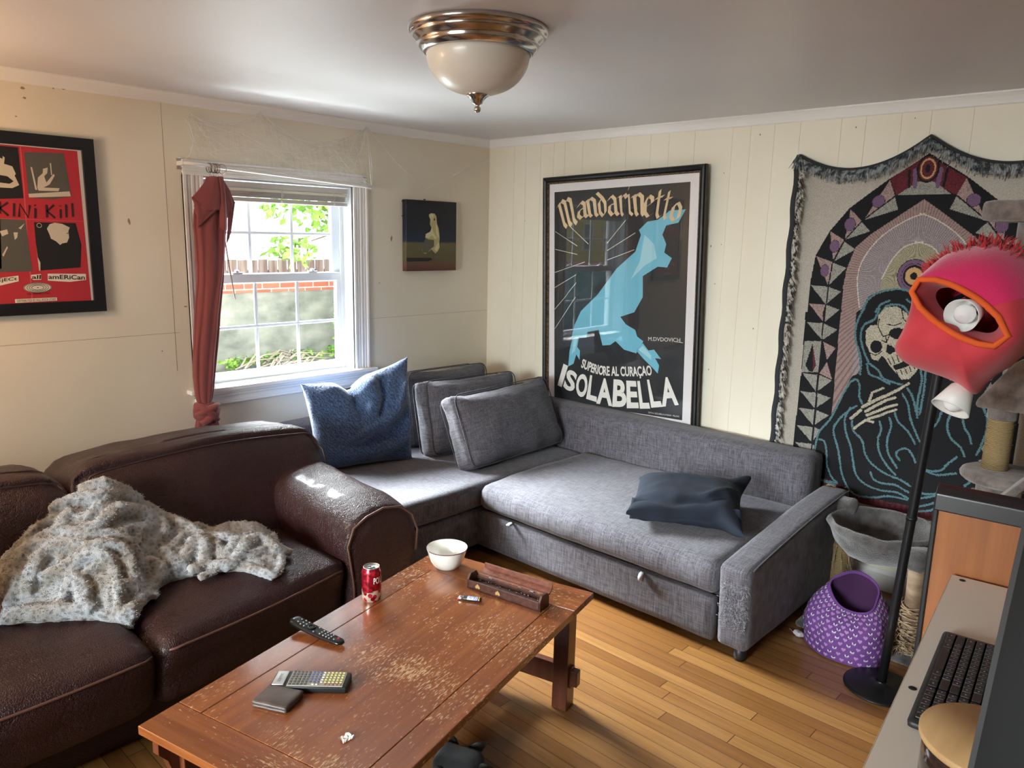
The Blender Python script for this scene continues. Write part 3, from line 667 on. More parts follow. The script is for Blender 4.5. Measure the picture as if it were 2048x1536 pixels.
# rolled arm: swept cross-section, falling forward
def arm_obj(xi, xo, name, seed, flip=1):
    # cross-section points (a: 0 inner .. 1 outer, z), swept along y
    sec = [(.02, .10), (.02, .30), (-.02, .42), (-.06, .50), (.02, .575), (.22, .615), (.50, .628), (.76, .612), (.93, .56), (1.0, .48), (.98, .38), (.92, .28), (.90, .10)]
    ysn = 28; vs = []; fs = []; n = len(sec)
    for j in range(ysn+1):
        t = j/ysn; y = -.62-.87*t
        zoff = -.0+(.035*(1-t))-.020*t**3; e = max(0, (t-.86)/.14)
        for (a, z) in sec:
            ca, cz = .48, .38; k = 1-.10*e**2
            aa = ca+(a-ca)*k; zz = cz+(z-cz)*(1-.07*e**2)
            p = Vector((xi+(xo-xi)*aa, y, zz+zoff*max(0, (zz-.3)/.3)))
            p += noise.noise_vector(p*Vector((8, 5, 8)).x*.9+Vector((seed, 0, 0)))*.010*max(0, (zz-.3)/.3)
            f = noise.noise(Vector((y*9+p.x*14, p.z*5, seed)))*.012; p.z += f*(1 if z > .45 else 0)
            vs.append(p)
    for j in range(ysn):
        for i in range(n-1): a = j*n+i; fs.append((a, a+1, a+n+1, a+n))
    c = len(vs); vs.append(Vector((xi+(xo-xi)*.48, -1.505, .36)))
    for i in range(n-1): fs.append((ysn*n+i, ysn*n+i+1, c))
    fs.append((ysn*n+n-1, ysn*n, c)); fs.append(tuple(range(n)))
    o = G().add(vs, fs).obj(name, m_leather, B); sb = o.modifiers.new('s', 'SUBSURF'); sb.levels = 2; sb.render_levels = 2
    ed = [Vector(v) for v in vs[ysn*n:ysn*n+n]]
    g = G(); g.tube([v+Vector((0, .004, 0)) for v in ed[:11]], .0045, 6); g.obj('piping', m_stitch, o)
    return o
arm_obj(-2.205, -1.855, 'armrest', 5); arm_obj(-3.705, -4.06, 'armrest', 9)
for x in (-4.0, -1.93):
    for y in (-1.32, -.42): G().box((x-.025, y-.025, 0), (x+.025, y+.025, .06), .004).obj('leg', m_black, B)

# ------------------------------------------------------------------ flat artwork helper (real flat prints at their real place)
class Art:
    def __init__(s, O, U, V, K, mats):
        s.O, s.U, s.V, s.K = Vector(O), Vector(U), Vector(V), Vector(K); s.g = G(); s.mats = mats
    def P(s, p, lay): return s.O + s.U*(p[0]/1000) + s.V*(p[1]/1000) + s.K*(.0004*lay+.0002)
    def poly(s, pts, lay, mi):
        tri = tessellate_polygon([[Vector((a, b, 0)) for a, b in pts]])
        s.g.add([s.P(p, lay) for p in pts], [tuple(t) for t in tri], mi); return s
    def line(s, pts, w, lay, mi, taper=False):
        n = len(pts); L = []; Rr = []
        for i, p in enumerate(pts):
            a = pts[max(0, i-1)]; b = pts[min(n-1, i+1)]; dx, dy = b[0]-a[0], b[1]-a[1]; d = math.hypot(dx, dy) or 1
            k = w/2*(1 if not taper else (.25+.75*math.sin(PI*min(1, max(0, i/(n-1))))))
            L.append((p[0]-dy/d*k, p[1]+dx/d*k)); Rr.append((p[0]+dy/d*k, p[1]-dx/d*k))
        s.g.add([s.P(p, lay) for p in L+Rr], [(i, i+1, n+i+1, n+i) for i in range(n-1)], mi); return s
    def ell(s, c, rx, ry, lay, mi, n=28, ri=0):
        if ri: return s.line([(c[0]+rx*math.cos(2*PI*k/n), c[1]+ry*math.sin(2*PI*k/n)) for k in range(n+1)], ri, lay, mi)
        return s.poly([(c[0]+rx*math.cos(2*PI*k/n), c[1]+ry*math.sin(2*PI*k/n)) for k in range(n)], lay, mi)
    def quadtext(s, txt, q, lay, mi, bold=.03):
        """text stretched into the quad TL, TR, BR, BL (mm)"""
        vs, fs = glyphs(txt, bold)
        x0 = min(v[0] for v in vs); x1 = max(v[0] for v in vs); z0 = min(v[1] for v in vs); z1 = max(v[1] for v in vs)
        out = []
        for (x, y) in vs:
            a = (x-x0)/(x1-x0); b = (z1-y)/(z1-z0)
            out.append(s.P([(q[0][k]*(1-a)+q[1][k]*a)*(1-b)+(q[3][k]*(1-a)+q[2][k]*a)*b for k in (0, 1)], lay))
        s.g.add(out, fs, mi); return s
    def pathtext(s, txt, pts, h, lay, mi, bold=.03, up=(0, -1)):
        vs, fs = glyphs(txt, bold); x0 = min(v[0] for v in vs); x1 = max(v[0] for v in vs)
        seg = [math.dist(a, b) for a, b in zip(pts[:-1], pts[1:])]; T = sum(seg); hh = max(v[1] for v in vs) or 1; out = []
        for (x, y) in vs:
            d = (x-x0)/(x1-x0)*T; i = 0
            while i < len(seg)-1 and d > seg[i]: d -= seg[i]; i += 1
            a, b = pts[i], pts[i+1]; k = d/seg[i]; bx, by = a[0]+(b[0]-a[0])*k, a[1]+(b[1]-a[1])*k
            nx, ny = (b[1]-a[1])/seg[i], -(b[0]-a[0])/seg[i]
            if nx*up[0]+ny*up[1] < 0: nx, ny = -nx, -ny
            out.append(s.P((bx+nx*y/hh*h, by+ny*y/hh*h), lay))
        s.g.add(out, fs, mi); return s
    def nib(s, strokes, q, nv, lay, mi):
        """broad-nib lettering in the quad"""
        def M(a, b):
            return [(q[0][k]*(1-a)+q[1][k]*a)*(1-b)+(q[3][k]*(1-a)+q[2][k]*a)*b for k in (0, 1)]
        for st in strokes:
            for a, b in zip(st[:-1], st[1:]):
                p = [M(a[0]+nv[0], a[1]+nv[1]), M(b[0]+nv[0], b[1]+nv[1]), M(b[0]-nv[0], b[1]-nv[1]), M(a[0]-nv[0], a[1]-nv[1])]
                s.g.add([s.P(t, lay) for t in p], [(0, 1, 2, 3)], mi)
        return s
    def obj(s, name, parent=None): return s.g.obj(name, s.mats, parent, False, fix=False)
def glyphs(txt, bold=.0):
    cu = bpy.data.curves.new('lettering', 'FONT'); cu.body = txt; cu.size = 1; cu.offset = bold; cu.resolution_u = 4
    o = bpy.data.objects.new('lettering', cu); C.objects.link(o)
    dg = bpy.context.evaluated_depsgraph_get(); e = o.evaluated_get(dg); me = e.to_mesh()
    vs = [(v.co.x, v.co.y) for v in me.vertices]; fs = [tuple(p.vertices) for p in me.polygons]
    e.to_mesh_clear(); bpy.data.objects.remove(o); bpy.data.curves.remove(cu); return vs, fs
def picture_frame(name, par, w, h, fw, fd, fr, m, prof=None):
    """mitred frame around (0,0)-(w,h) in the plane fr=(O,U,V,K); V points down"""
    O, U, V, K = (Vector(x) for x in fr); prof = prof or [(0, 0), (0, fd), (fw*.25, fd), (fw*.8, fd*.75), (fw, fd*.7), (fw, 0)]
    g = G(); n = len(prof); cor = [(0, 0, 1, 1), (w, 0, -1, 1), (w, h, -1, -1), (0, h, 1, -1)]
    vs = [O+U*(x+sx*a)+V*(y+sy*a)+K*d for (x, y, sx, sy) in cor for a, d in prof]
    fs = [(c*n+i, c*n+i+1, ((c+1) % 4)*n+i+1, ((c+1) % 4)*n+i) for c in range(4) for i in range(n-1)]
    return g.add(vs, fs).obj(name, m, par, False)
DP = json.loads('{"iso":[[[162,1143],[199,1154],[148,1295],[114,1287]],[[199,1166],[277,1197],[242,1321],[156,1300]],[[270,1198],[356,1189],[344,1344],[257,1337]],[[370,1194],[413,1198],[423,1358],[341,1347]],[[441,1204],[516,1202],[537,1369],[419,1367]],[[543,1202],[630,1198],[641,1361],[537,1372]],[[633,1200],[701,1196],[725,1356],[641,1367]],[[708,1195],[759,1187],[801,1348],[732,1358]],[[774,1180],[815,1173],[882,1327],[808,1342]],[[864,1157],[942,1146],[986,1302],[879,1327]]],"sup":[[298,1151],[391,1177],[468,1185],[563,1178],[694,1167],[808,1148]],"sig":[[776,952],[982,945]],"small":[[790,1377],[992,1373]],"man":[["M",[[93,147],[219,117],[257,276],[150,304]]],["a",[[248,154],[321,135],[333,240],[257,254]]],["n",[[314,132],[393,128],[408,237],[340,240]]],["d",[[399,118],[466,121],[475,239],[418,240]]],["a",[[469,116],[538,120],[554,237],[482,237]]],["r",[[538,117],[608,118],[605,241],[560,240]]],["i",[[602,113],[639,115],[655,240],[611,239]]],["n",[[640,117],[726,124],[724,245],[662,243]]],["e",[[724,140],[793,133],[785,258],[721,250]]],["t",[[799,138],[853,136],[839,265],[785,258]]],["t",[[859,142],[905,149],[881,271],[833,270]]],["o",[[912,174],[970,187],[951,288],[881,279]]]],"rays":[[[193,285],[343,400]],[[87,320],[259,410]],[[88,429],[260,461]],[[84,573],[317,506]],[[85,667],[254,583]],[[478,396],[606,265]],[[479,439],[671,340]],[[481,494],[667,435]],[[183,705],[255,631]],[[87,803],[187,705]],[[88,927],[249,720]]],"blue":[[[988,222],[945,291],[870,304],[848,354],[874,406],[863,452],[912,483],[884,534],[824,530],[728,584],[731,688],[731,704],[677,793],[581,825],[621,867],[686,896],[700,933],[742,958],[697,1032],[612,1017],[551,971],[512,997],[457,1004],[428,912],[344,929],[338,964],[223,972],[244,894],[293,805],[417,698],[548,543],[674,446],[709,352],[695,325],[749,280],[816,272],[891,224]],[[230,977],[281,962],[267,1027],[289,1049],[287,1108],[261,1075],[240,1136],[199,1157],[209,1055]],[[696,1016],[739,969],[778,1009],[815,1001],[863,1051],[823,1049],[852,1090],[844,1137],[813,1110],[748,1061]]],"light":[[[241,982],[267,975],[253,1052],[224,1078]],[[709,1009],[740,985],[798,1035],[799,1062]],[[733,352],[796,405],[817,483],[739,525],[647,606],[707,499]]]}'); DL = json.loads('{"outer":[[1,0],[10,-755]],"inner":[[-49,-53],[-41,-705]],"redR":[[-65,-56],[-57,-707]],"fold":[[-271,-58],[-298,-715]],"ph_tr":[[-268,-78],[-119,-70],[-102,-250],[-179,-267],[-267,-263]],"drummer":[[-232,-220],[-226,-179],[-206,-159],[-204,-141],[-185,-135],[-189,-158],[-202,-172],[-195,-197],[-165,-159],[-161,-166],[-183,-204],[-208,-219],[-146,-218],[-152,-231],[-228,-233]],"stick":[[-176,-116],[-171,-115],[-171,-164],[-175,-165]],"stick2":[[-250,-137],[-244,-138],[-233,-230],[-240,-230]],"bar":[[-267,-248],[-108,-229],[-105,-250],[-266,-263]],"ph_tl":[[-354,-61],[-289,-62],[-287,-267],[-373,-274]],"shirt":[[-356,-93],[-340,-107],[-345,-132],[-316,-140],[-306,-169],[-311,-177],[-298,-214],[-324,-228],[-369,-228]],"print":[[-364,-178],[-338,-181],[-317,-200],[-332,-211],[-367,-208]],"hair":[[-356,-93],[-346,-97],[-349,-113],[-358,-108]],"letters":[[[[-374,-284],[-378,-334]],[[-345,-287],[-376,-311],[-348,-341]]],[[[-323,-289],[-328,-343]]],[[[-310,-345],[-303,-291],[-276,-346],[-266,-294]]],[[[-246,-306],[-250,-348]],[[-247,-292],[-245,-296]]],[[[-203,-290],[-205,-344]],[[-174,-289],[-202,-317],[-174,-345]]],[[[-150,-307],[-152,-345]],[[-150,-292],[-150,-295]]],[[[-127,-285],[-129,-341]]],[[[-102,-279],[-103,-338]]]],"ph_bl":[[-380,-354],[-288,-357],[-280,-571],[-400,-574]],"leafy":[[-385,-502],[-364,-466],[-362,-472],[-381,-510]],"blob":[[-385,-405],[-358,-397],[-355,-415],[-378,-426]],"streak":[[-316,-391],[-291,-370],[-308,-396]],"blob2":[[-336,-409],[-320,-409],[-324,-430],[-334,-440]],"ph_br":[[-256,-365],[-95,-364],[-79,-459],[-91,-558],[-255,-569],[-257,-455]],"head":[[-210,-391],[-198,-372],[-178,-365],[-149,-369],[-120,-384],[-127,-400],[-126,-427],[-136,-449],[-156,-453],[-164,-460],[-179,-444],[-198,-433],[-201,-418]],"eye":[[-137,-408],[-127,-407],[-129,-412]],"arm":[[-257,-455],[-255,-513],[-247,-535],[-250,-571],[-255,-569]],"strips":[[[-403,-598],[-334,-589],[-335,-613],[-405,-629]],[[-287,-587],[-249,-584],[-250,-609],[-280,-609],[-288,-600]],[[-223,-583],[-71,-587],[-72,-614],[-139,-621],[-225,-613]]],"words":[[[-429,-601],[-339,-594],[-341,-612],[-431,-621]],[[-285,-588],[-250,-588],[-252,-606],[-285,-604]],[[-221,-587],[-76,-592],[-77,-613],[-222,-606]]],"disc":[[-266,-642],[-213,-644],[-267,-660]],"label":[[-356,-688],[-196,-687],[-196,-701],[-356,-704]],"small":[[-348,-691],[-200,-690],[-201,-699],[-348,-701]],"tiny":[[-308,-664],[-222,-664],[-223,-671],[-309,-671]]}'); DQ = json.loads('{"corners":[[37,-3],[452,-5],[450,-435],[34,-437]],"leftside":[[0,-3],[-2,-436]],"bands":[[35,-263],[35,-294],[35,-354],[35,-377],[34,-400]],"body":[[216,-87],[235,-78],[263,-80],[278,-97],[284,-143],[298,-172],[307,-231],[303,-260],[307,-290],[291,-314],[271,-328],[252,-314],[236,-302],[220,-314],[189,-331],[166,-325],[159,-302],[166,-279],[189,-261],[212,-255],[189,-232],[189,-209],[228,-194],[236,-168],[224,-145],[228,-116],[216,-99]],"dark":[[189,-232],[212,-241],[259,-243],[259,-284],[228,-302],[205,-325],[166,-325],[159,-296],[174,-261]],"paws":[[185,-229],[193,-206],[224,-194],[243,-170],[251,-196],[283,-231],[267,-240],[240,-214],[216,-232]],"eye":[[257,-109],[267,-112],[265,-123],[256,-121]],"legs":[[[240,-314],[253,-349],[256,-373]],[[256,-370],[220,-375]],[[256,-371],[276,-391]],[[256,-370],[303,-376]]],"shadow":[[-2,-354],[236,-356],[244,-370],[228,-377],[-2,-378]]}')
# ---- large framed poster on the panelled wall
PU, PV = Vector((.0305, -.9989, .0349)), Vector((.0011, -.0349, -.9994)); PK = -PU.cross(PV)
if PK.x > 0: PK = -PK
PO = Vector((-.0862, -.5693, 2.0015))+PV*(-.006)
m_fr = mat('antique_black_frame', hexl((14, 14, 14)), .38, var=((30,30,30), 5, hexl((52, 42, 26)), .62, .8), spec=.35); m_frg = mat('worn_gilt_lip', hexl((112, 88, 58)), .5, var=((90,90,90), 3, hexl((46, 34, 26)), .4, .6))
pt = thing('framed_poster', 'large black framed drinks poster leaning above the grey sectional', 'poster', PO)
def loc(v): return Vector(v)-PO
PW_, PH_ = 1.106, 1.470
picture_frame('frame', pt, PW_, PH_, .036, .022, ((0,0,0), PU, PV, PK), m_fr, [(0, -.014), (0, .012), (.006, .020), (.016, .022), (.026, .017), (.034, .010), (.034, -.014)])
picture_frame('gilt_lip', pt, PW_-.066, PH_-.066, .010, .010, (PU*.033+PV*.033, PU, PV, PK), m_frg, [(0, -.014), (0, .011), (.004, .012), (.009, .003), (.009, -.014)])
G().prism([(.01, .01), (PW_-.01, .01), (PW_-.01, PH_-.01), (.01, PH_-.01)], ((0,0,0), PU, PV, PK), -.016, -.004).obj('backing', m_black, pt, False)
mp = [flat('poster_paper', (236, 226, 228)), flat('poster_black', (30, 31, 35)), flat('poster_blue', (118, 190, 214)), flat('poster_pale', (170, 214, 226)), flat('poster_sand', (232, 200, 158)), flat('poster_cream', (240, 232, 226)), flat('poster_ray', (205, 200, 186))]
A = Art(PV*.008-PK*.003, PU, PV, PK, mp)
A.poly([(40, 34), (1066, 34), (1066, 1430), (40, 1430)], 0, 0); A.poly([(80, 82), (1010, 78), (1010, 1388), (89, 1388)], 1, 1)
for r_ in DP['rays']: A.line(r_, 4, 2, 6)
for b_ in DP['blue']: A.poly(b_, 3, 2)
for b_ in DP['light']: A.poly(b_, 4, 3)
GL = {'M': [[(.0,.16),(.16,.08),(.16,.86),(.28,1)],[(.16,.16),(.34,.0),(.50,.10),(.50,.86),(.62,1)],[(.50,.16),(.68,.0),(.85,.10),(.85,.86),(.98,1)]],
 'a': [[(.12,.28),(.5,.06),(.80,.22),(.80,.86),(1,1)],[(.8,.42),(.25,.52),(.14,.80),(.42,1),(.8,.8)]],
 'n': [[(.0,.2),(.2,.08),(.2,.88),(.36,1)],[(.24,.22),(.52,.0),(.82,.16),(.82,.88),(1,1)]],
 'd': [[(.05,-.12),(.55,.12),(.84,.36),(.84,.8),(.5,1),(.16,.8),(.16,.36),(.5,.14)]],
 'r': [[(.1,.16),(.36,.10),(.36,.88),(.56,1)],[(.42,.22),(.8,.02),(1,.2)]],
 'i': [[(.1,.16),(.5,.10),(.5,.88),(.9,1)],[(.45,-.12),(.8,-.32)]],
 'e': [[(.24,.52),(.84,.34),(.8,.14),(.46,.02),(.16,.3),(.16,.8),(.5,1),(.95,.82)]],
 't': [[(.45,-.2),(.40,.84),(.62,1),(.95,.86)],[(.05,.16),(.95,.06)]],
 'o': [[(.5,.02),(.16,.3),(.16,.78),(.5,.98),(.86,.74),(.86,.26),(.5,.02)]]}
for c_, q_ in DP['man']: A.nib(GL[c_], q_, (.085 if c_ == 'M' else .15, -.055), 5, 4)
for c_, q_ in zip('ISOLABELLA', DP['iso']): A.quadtext(c_, q_, 5, 5, .035)
A.pathtext('SUPERIORE AL CURA\u00c7AO', DP['sup'], 56, 5, 5, .03)
A.pathtext('M.DVDOVICH', DP['sig'], 22, 5, 5, .0); A.line([(950, 944), (1000, 948)], 3, 5, 5)
A.pathtext('DITTA E. ISOLABELLA & FIGLIO - MILANO', DP['small'], 9, 5, 5, .0)
A.obj('print', pt)
m_pg = m_glass.copy(); m_pg.name = 'picture_glass'; m_pg.node_tree.nodes['Fresnel'].inputs[0].default_value = 1.62
G().prism([(.036, .036), (PW_-.036, .036), (PW_-.036, PH_-.036), (.036, PH_-.036)], (PK*.0035, PU, PV, PK), 0, .0015).obj('glass', m_pg, pt, False)
# ---- red punk poster left of the window
rp = thing('framed_poster', 'red band poster in a flat black frame left of the window', 'poster', (-2.5, -.002, 2.026))
picture_frame('frame', rp, .515, .757, .052, .026, ((-.512, 0, 0), (1, 0, 0), (0, 0, -1), (0, -1, 0)), mat('flat_black_wood', hexl((18, 21, 28)), .4), [(0, 0), (0, .026), (.001, .027), (.049, .027), (.051, .024), (.051, 0)])
G().box((-.51, -.004, -.755), (.0, 0, -.002)).obj('backing', m_black, rp, False)
ml = [flat('liner_white', (205, 200, 195)), flat('poster_red', (178, 42, 54)), flat('photo_grey', (84, 82, 76)), flat('photo_black', (24, 24, 26)), flat('photo_light', (196, 186, 166)), flat('ink_dark', (52, 22, 28)), flat('label_cream', (222, 214, 196)), flat('ink_black', (20, 20, 22)), flat('red_fold', (206, 84, 92))]
A = Art((0, -.017, 0), (1, 0, 0), (0, 0, 1), (0, -1, 0), ml)
A.poly([(-465, -50), (-45, -50), (-39, -708), (-465, -708)], 0, 0); A.poly([(-455, -55), (-64, -56), (-57, -707), (-455, -707)], 1, 1)
A.line([(-280, -58), (-281, -200), (-286, -400), (-292, -715)], 4, 2, 8); A.line([(-455, -352), (-60, -356)], 2, 2, 8)
A.poly(DL['ph_tr'], 3, 2); A.poly(DL['bar'], 4, 4); A.poly(DL['drummer'], 5, 4); A.poly(DL['stick'], 5, 4); A.poly(DL['stick2'], 5, 4)
A.poly(DL['ph_tl'], 3, 3); A.poly([(-455, -60), (-354, -61), (-373, -274), (-455, -276)], 3, 3); A.poly(DL['shirt'], 4, 4); A.poly([(-440, -100), (-356, -93), (-369, -228), (-440, -226)], 4, 4); A.poly(DL['print'], 5, 3); A.poly(DL['hair'], 5, 3)
for k_ in DL['letters']:
    for s_ in k_: A.line(s_, 9, 4, 5)
A.line([(-432, -282), (-434, -336)], 9, 4, 5); A.line([(-432, -284), (-408, -294), (-430, -308), (-404, -322), (-433, -335)], 8, 4, 5); A.line([(-391, -284), (-392, -336)], 9, 4, 5); 
A.poly(DL['ph_bl'], 3, 2); A.poly([(-455, -352), (-378, -350), (-392, -560), (-455, -560)], 3, 2)
for k_ in ('leafy', 'blob', 'streak', 'blob2'): A.poly(DL[k_], 4, 4)
A.poly(DL['ph_br'], 3, 3); A.poly(DL['head'], 4, 4); A.poly(DL['eye'], 5, 3); A.poly(DL['arm'], 4, 4)
A.ell((-238, -378), 9, 9, 4, 4, 16, 2)
for s_ in DL['strips']: A.poly(s_, 4, 6)
for t_, q_ in zip(('REjECt', 'all', 'amERiCan'), DL['words']): A.quadtext(t_, q_, 5, 7, .02)
dc = DL['disc']; rx = (dc[1][0]-dc[0][0]); ry = rx*.42
A.ell(dc[0], rx, ry, 4, 6); 
for k_ in range(4): A.ell(dc[0], rx*(.95-.17*k_), ry*(.95-.17*k_), 5, 7, 28, 2)
A.ell(dc[0], rx*.32, ry*.32, 6, 6); A.ell(dc[0], 3, 2, 7, 7)
A.poly(DL['label'], 4, 6); A.quadtext('DISTRIBUTED BY KILL ROCK STARS', DL['small'], 5, 7, 0.0); A.quadtext('KILL ROCK STARS', DL['tiny'], 5, 5, 0)
A.obj('print', rp)
# ---- small canvas right of the window
cv = thing('canvas_painting', 'small square painting of a fluffy chick on a dark ground', 'painting', (-.755, -.0, 1.855))
def grad(n, stops, axis=2, lo=-.435, hi=0):
    m = mat(n, (0,0,0), .45); g = N(m); tc = g.n('ShaderNodeTexCoord'); sx = g.n('ShaderNodeSeparateXYZ'); g.l(tc.outputs['Object'], sx.inputs[0])
    f = g.math('DIVIDE', g.math('SUBTRACT', sx.outputs[axis], lo), hi-lo); g.base(g.ramp(f, stops)); g.bump(g.noise(g.vec((900,900,900)), 1, 2), .3, .0006); return m
m_cv = grad('painted_canvas', [(0, hexl((86, 44, 40))), (.09, hexl((104, 70, 52))), (.14, hexl((92, 82, 58))), (.395, hexl((98, 92, 58))), (.42, hexl((28, 40, 66))), (.6, hexl((22, 28, 44))), (1, hexl((16, 18, 26)))])
G().box((0, -.042, -.435), (.417, -.004, 0), .002, 1).obj('canvas', m_cv, cv, False)
mq = [flat('down_yellow', (186, 172, 120)), flat('down_shade', (96, 90, 78)), flat('down_light', (214, 204, 158)), flat('chick_leg', (110, 66, 58)), flat('paint_black', (18, 18, 22)), flat('paint_shadow', (34, 36, 40))]
A = Art((-.035, -.0425, .002), (1, 0, 0), (0, 0, 1), (0, -1, 0), mq)
A.poly([(36, -354), (236, -356), (244, -370), (228, -377), (36, -378)], 0, 5); A.poly(DQ['body'], 1, 0); A.poly(DQ['dark'], 2, 1); A.poly(DQ['paws'], 3, 2); A.poly(DQ['eye'], 4, 4)
A.poly([(222, -88), (240, -82), (258, -88), (248, -112), (240, -140), (228, -120)], 2, 2); A.line([(240, -100), (232, -118), (236, -132)], 2, 3, 1); A.poly([(272, -140), (286, -160), (300, -220), (292, -232), (276, -200)], 2, 2); A.poly([(262, -300), (284, -270), (300, -255), (302, -290), (284, -318)], 3, 2)
for l_ in DQ['legs']: A.line(l_, 4, 4, 3)
A.obj('picture', cv)
for (x, z) in ((.17, .006), (-.004, -.10), (-.004, -.01)): G().box((x-.004, -.02, z-.003), (x+.004, -.008, z+.003), .001).obj('hook', m_black, cv, False)

# ------------------------------------------------------------------ ceiling lamp
m_chrome = mat('polished_nickel', hexl((196, 192, 190)), .16, 1.0); m_frost = mat('frosted_glass', hexl((222, 214, 200)), .35, sss=.0, trans=0, coat=.2)
cl = thing('ceiling_lamp', 'round flush ceiling lamp with frosted glass bowl and nickel rim', 'lamp', (-2.008, -1.954, H))
G().lathe([(.214, 0), (.219, -.004), (.2195, -.012), (.213, -.021), (.206, -.024), (.2065, -.028), (.203, -.034), (.192, -.044), (.187, -.050), (.188, -.055), (.184, -.062), (.174, -.070), (.168, -.074), (.164, -.073), (.160, -.066)], n=72).obj('rim', m_chrome, cl)
pr = [(.162, -.066)]+[(.162*math.cos(R(a))**.85, -.070-.124*math.sin(R(a))) for a in range(5, 90, 5)]+[(.004, -.1945)]
G().lathe(pr, n=64).obj('glass_bowl', m_frost, cl)
G().lathe([(.034, -.186), (.036, -.191), (.034, -.197), (.026, -.203), (.018, -.212), (.015, -.220), (.008, -.223), (.0055, -.227), (.010, -.231), (.0115, -.237), (.009, -.243), (.002, -.247)], n=32).obj('finial', m_chrome, cl)
# ------------------------------------------------------------------ coffee table
def worn_wood(name, ax, c1, c2, scr, amount):
    """stained oak, grain along axis ax, with pale scratches worn through the finish"""
    m = mat(name, c1, .3, coat=.5); g = N(m)
    s = [42, 42, 42]; s[ax] = 2.4; gr = g.noise(g.vec(tuple(s)), 1, 6, .62)
    col = g.mix(g.ramp(gr, [(.35, 0), (.68, 1)]), c1, c2)
    s = [300, 300, 300]; s[ax] = 46; a = g.noise(g.vec(tuple(s)), 1, 3, .6)
    s = [170, 170, 170]; s[ax] = 52; a2 = g.noise(g.vec(tuple(s), rot=(0, 0, .2)), 1, 3, .6)
    big = g.noise(g.vec((3.2, 3.2, 3.2)), 1, 4, .6)
    th = g.math('ADD', g.math('MULTIPLY', g.math('ADD', a, a2), .5), g.math('MULTIPLY', g.math('SUBTRACT', big, .5), .42))
    sc_ = g.ramp(th, [(amount, 0), (amount+.035, 1)])
    dark = g.ramp(g.noise(g.vec((1.7, 2.3, 2)), 1, 3), [(.55, 0), (.72, .55)])
    col = g.mix(dark, col, tuple(v*.62 for v in c1))
    g.base(g.mix(g.math('MULTIPLY', sc_, .85), col, scr)); g.rough(g.math('ADD', g.math('MULTIPLY', sc_, .35), .27))
    g.bump(g.math('SUBTRACT', g.math('MULTIPLY', gr, .4), sc_), .22, .0012); return m
TC = (hexl((146, 84, 42)), hexl((114, 60, 28)), hexl((206, 166, 112)))
m_top = worn_wood('worn_oak_top', 0, *TC, .578); m_topy = worn_wood('worn_oak_end', 1, *TC, .585)
m_tleg = mat('stained_oak', hexl((108, 56, 30)), .38, var=((30,30,2.5), 5, hexl((78, 38, 20)), .35, .7), coat=.2)
T_ = thing('coffee_table', 'scratched reddish oak coffee table in front of the leather sofa', 'table', (-3.157, -1.965, 0), R(13.5))
TZ = .44; TL_, TW = 1.268, .668
tt = G().box((.1165, -.584, TZ-.024), (1.112, -.0885, TZ), .0012, 1).obj('tabletop', m_top, T_, False)
for (nm, lo, hi, mm) in (('side_plank', (.1165, -.0865, TZ-.024), (1.112, -.0, TZ), m_top), ('side_plank', (.1165, -TW, TZ-.024), (1.112, -.586, TZ), m_top), ('end_board', (0, -TW, TZ-.0235), (.1148, 0, TZ), m_topy), ('end_board', (1.1137, -TW, TZ-.0235), (TL_, 0, TZ), m_topy)):
    G().box(lo, hi, .0018, 2).obj(nm, mm, T_, False)
for (x0, y0_) in ((.055, -.035), (.055, -TW+.035+.06), (TL_-.075-.06, -.035), (TL_-.010-.062, -TW+.055+.058)):
    y1_ = y0_-.058
    G().box((x0, y1_, 0), (x0+.062, y0_, TZ-.0235), .003, 2).obj('leg', m_tleg, T_, False)
LX = (.055, TL_-.072); 
for x in (.068, TL_-.118):
    G().box((x, -TW+.06, TZ-.075), (x+.03, -.06, TZ-.024), .002).obj('apron', m_tleg, T_, False)
for y in (-.072, -TW+.08): G().box((.10, y-.022, TZ-.075), (TL_-.09, y, TZ-.024), .002).obj('apron', m_tleg, T_, False)
for x in (.072, TL_-.057):
    st = G().box((x, -TW+.045, .085), (x+.028, -.045, .165), .003).obj('stretcher', m_tleg, T_, False)
    for y in (-TW+.040, -.022): G().box((x-.002, y-.016, .095), (x+.030, y+.008, .155), .004).obj('tenon', m_tleg, T_, False)
G().box((.09, -.36, .095), (TL_-.05, -.31, .155), .003).obj('stretcher', m_tleg, T_, False)
def corbel(x, y, sx):
    g = G(); p = [(0, 0), (0, -.15), (.014, -.15), (.020, -.10), (.034, -.06), (.060, -.030), (.060, 0)]
    g.prism([(sx*a, b) for a, b in p], ((x, y, TZ-.024), (1, 0, 0), (0, 0, 1), (0, 1, 0)), -.011, .011); g.obj('corbel', m_tleg, T_, False)
corbel(.055, -.064, -.9); corbel(.055, -.60, -.9); 
TM = Matrix.Translation((-3.157, -1.965, 0)) @ Matrix.Rotation(R(13.5), 4, 'Z')
def on_table(name, label, cat, x, y, rz, group=None):
    p = TM @ Vector((x, y, TZ)); return thing(name, label, cat, p, R(13.5)+rz, group)
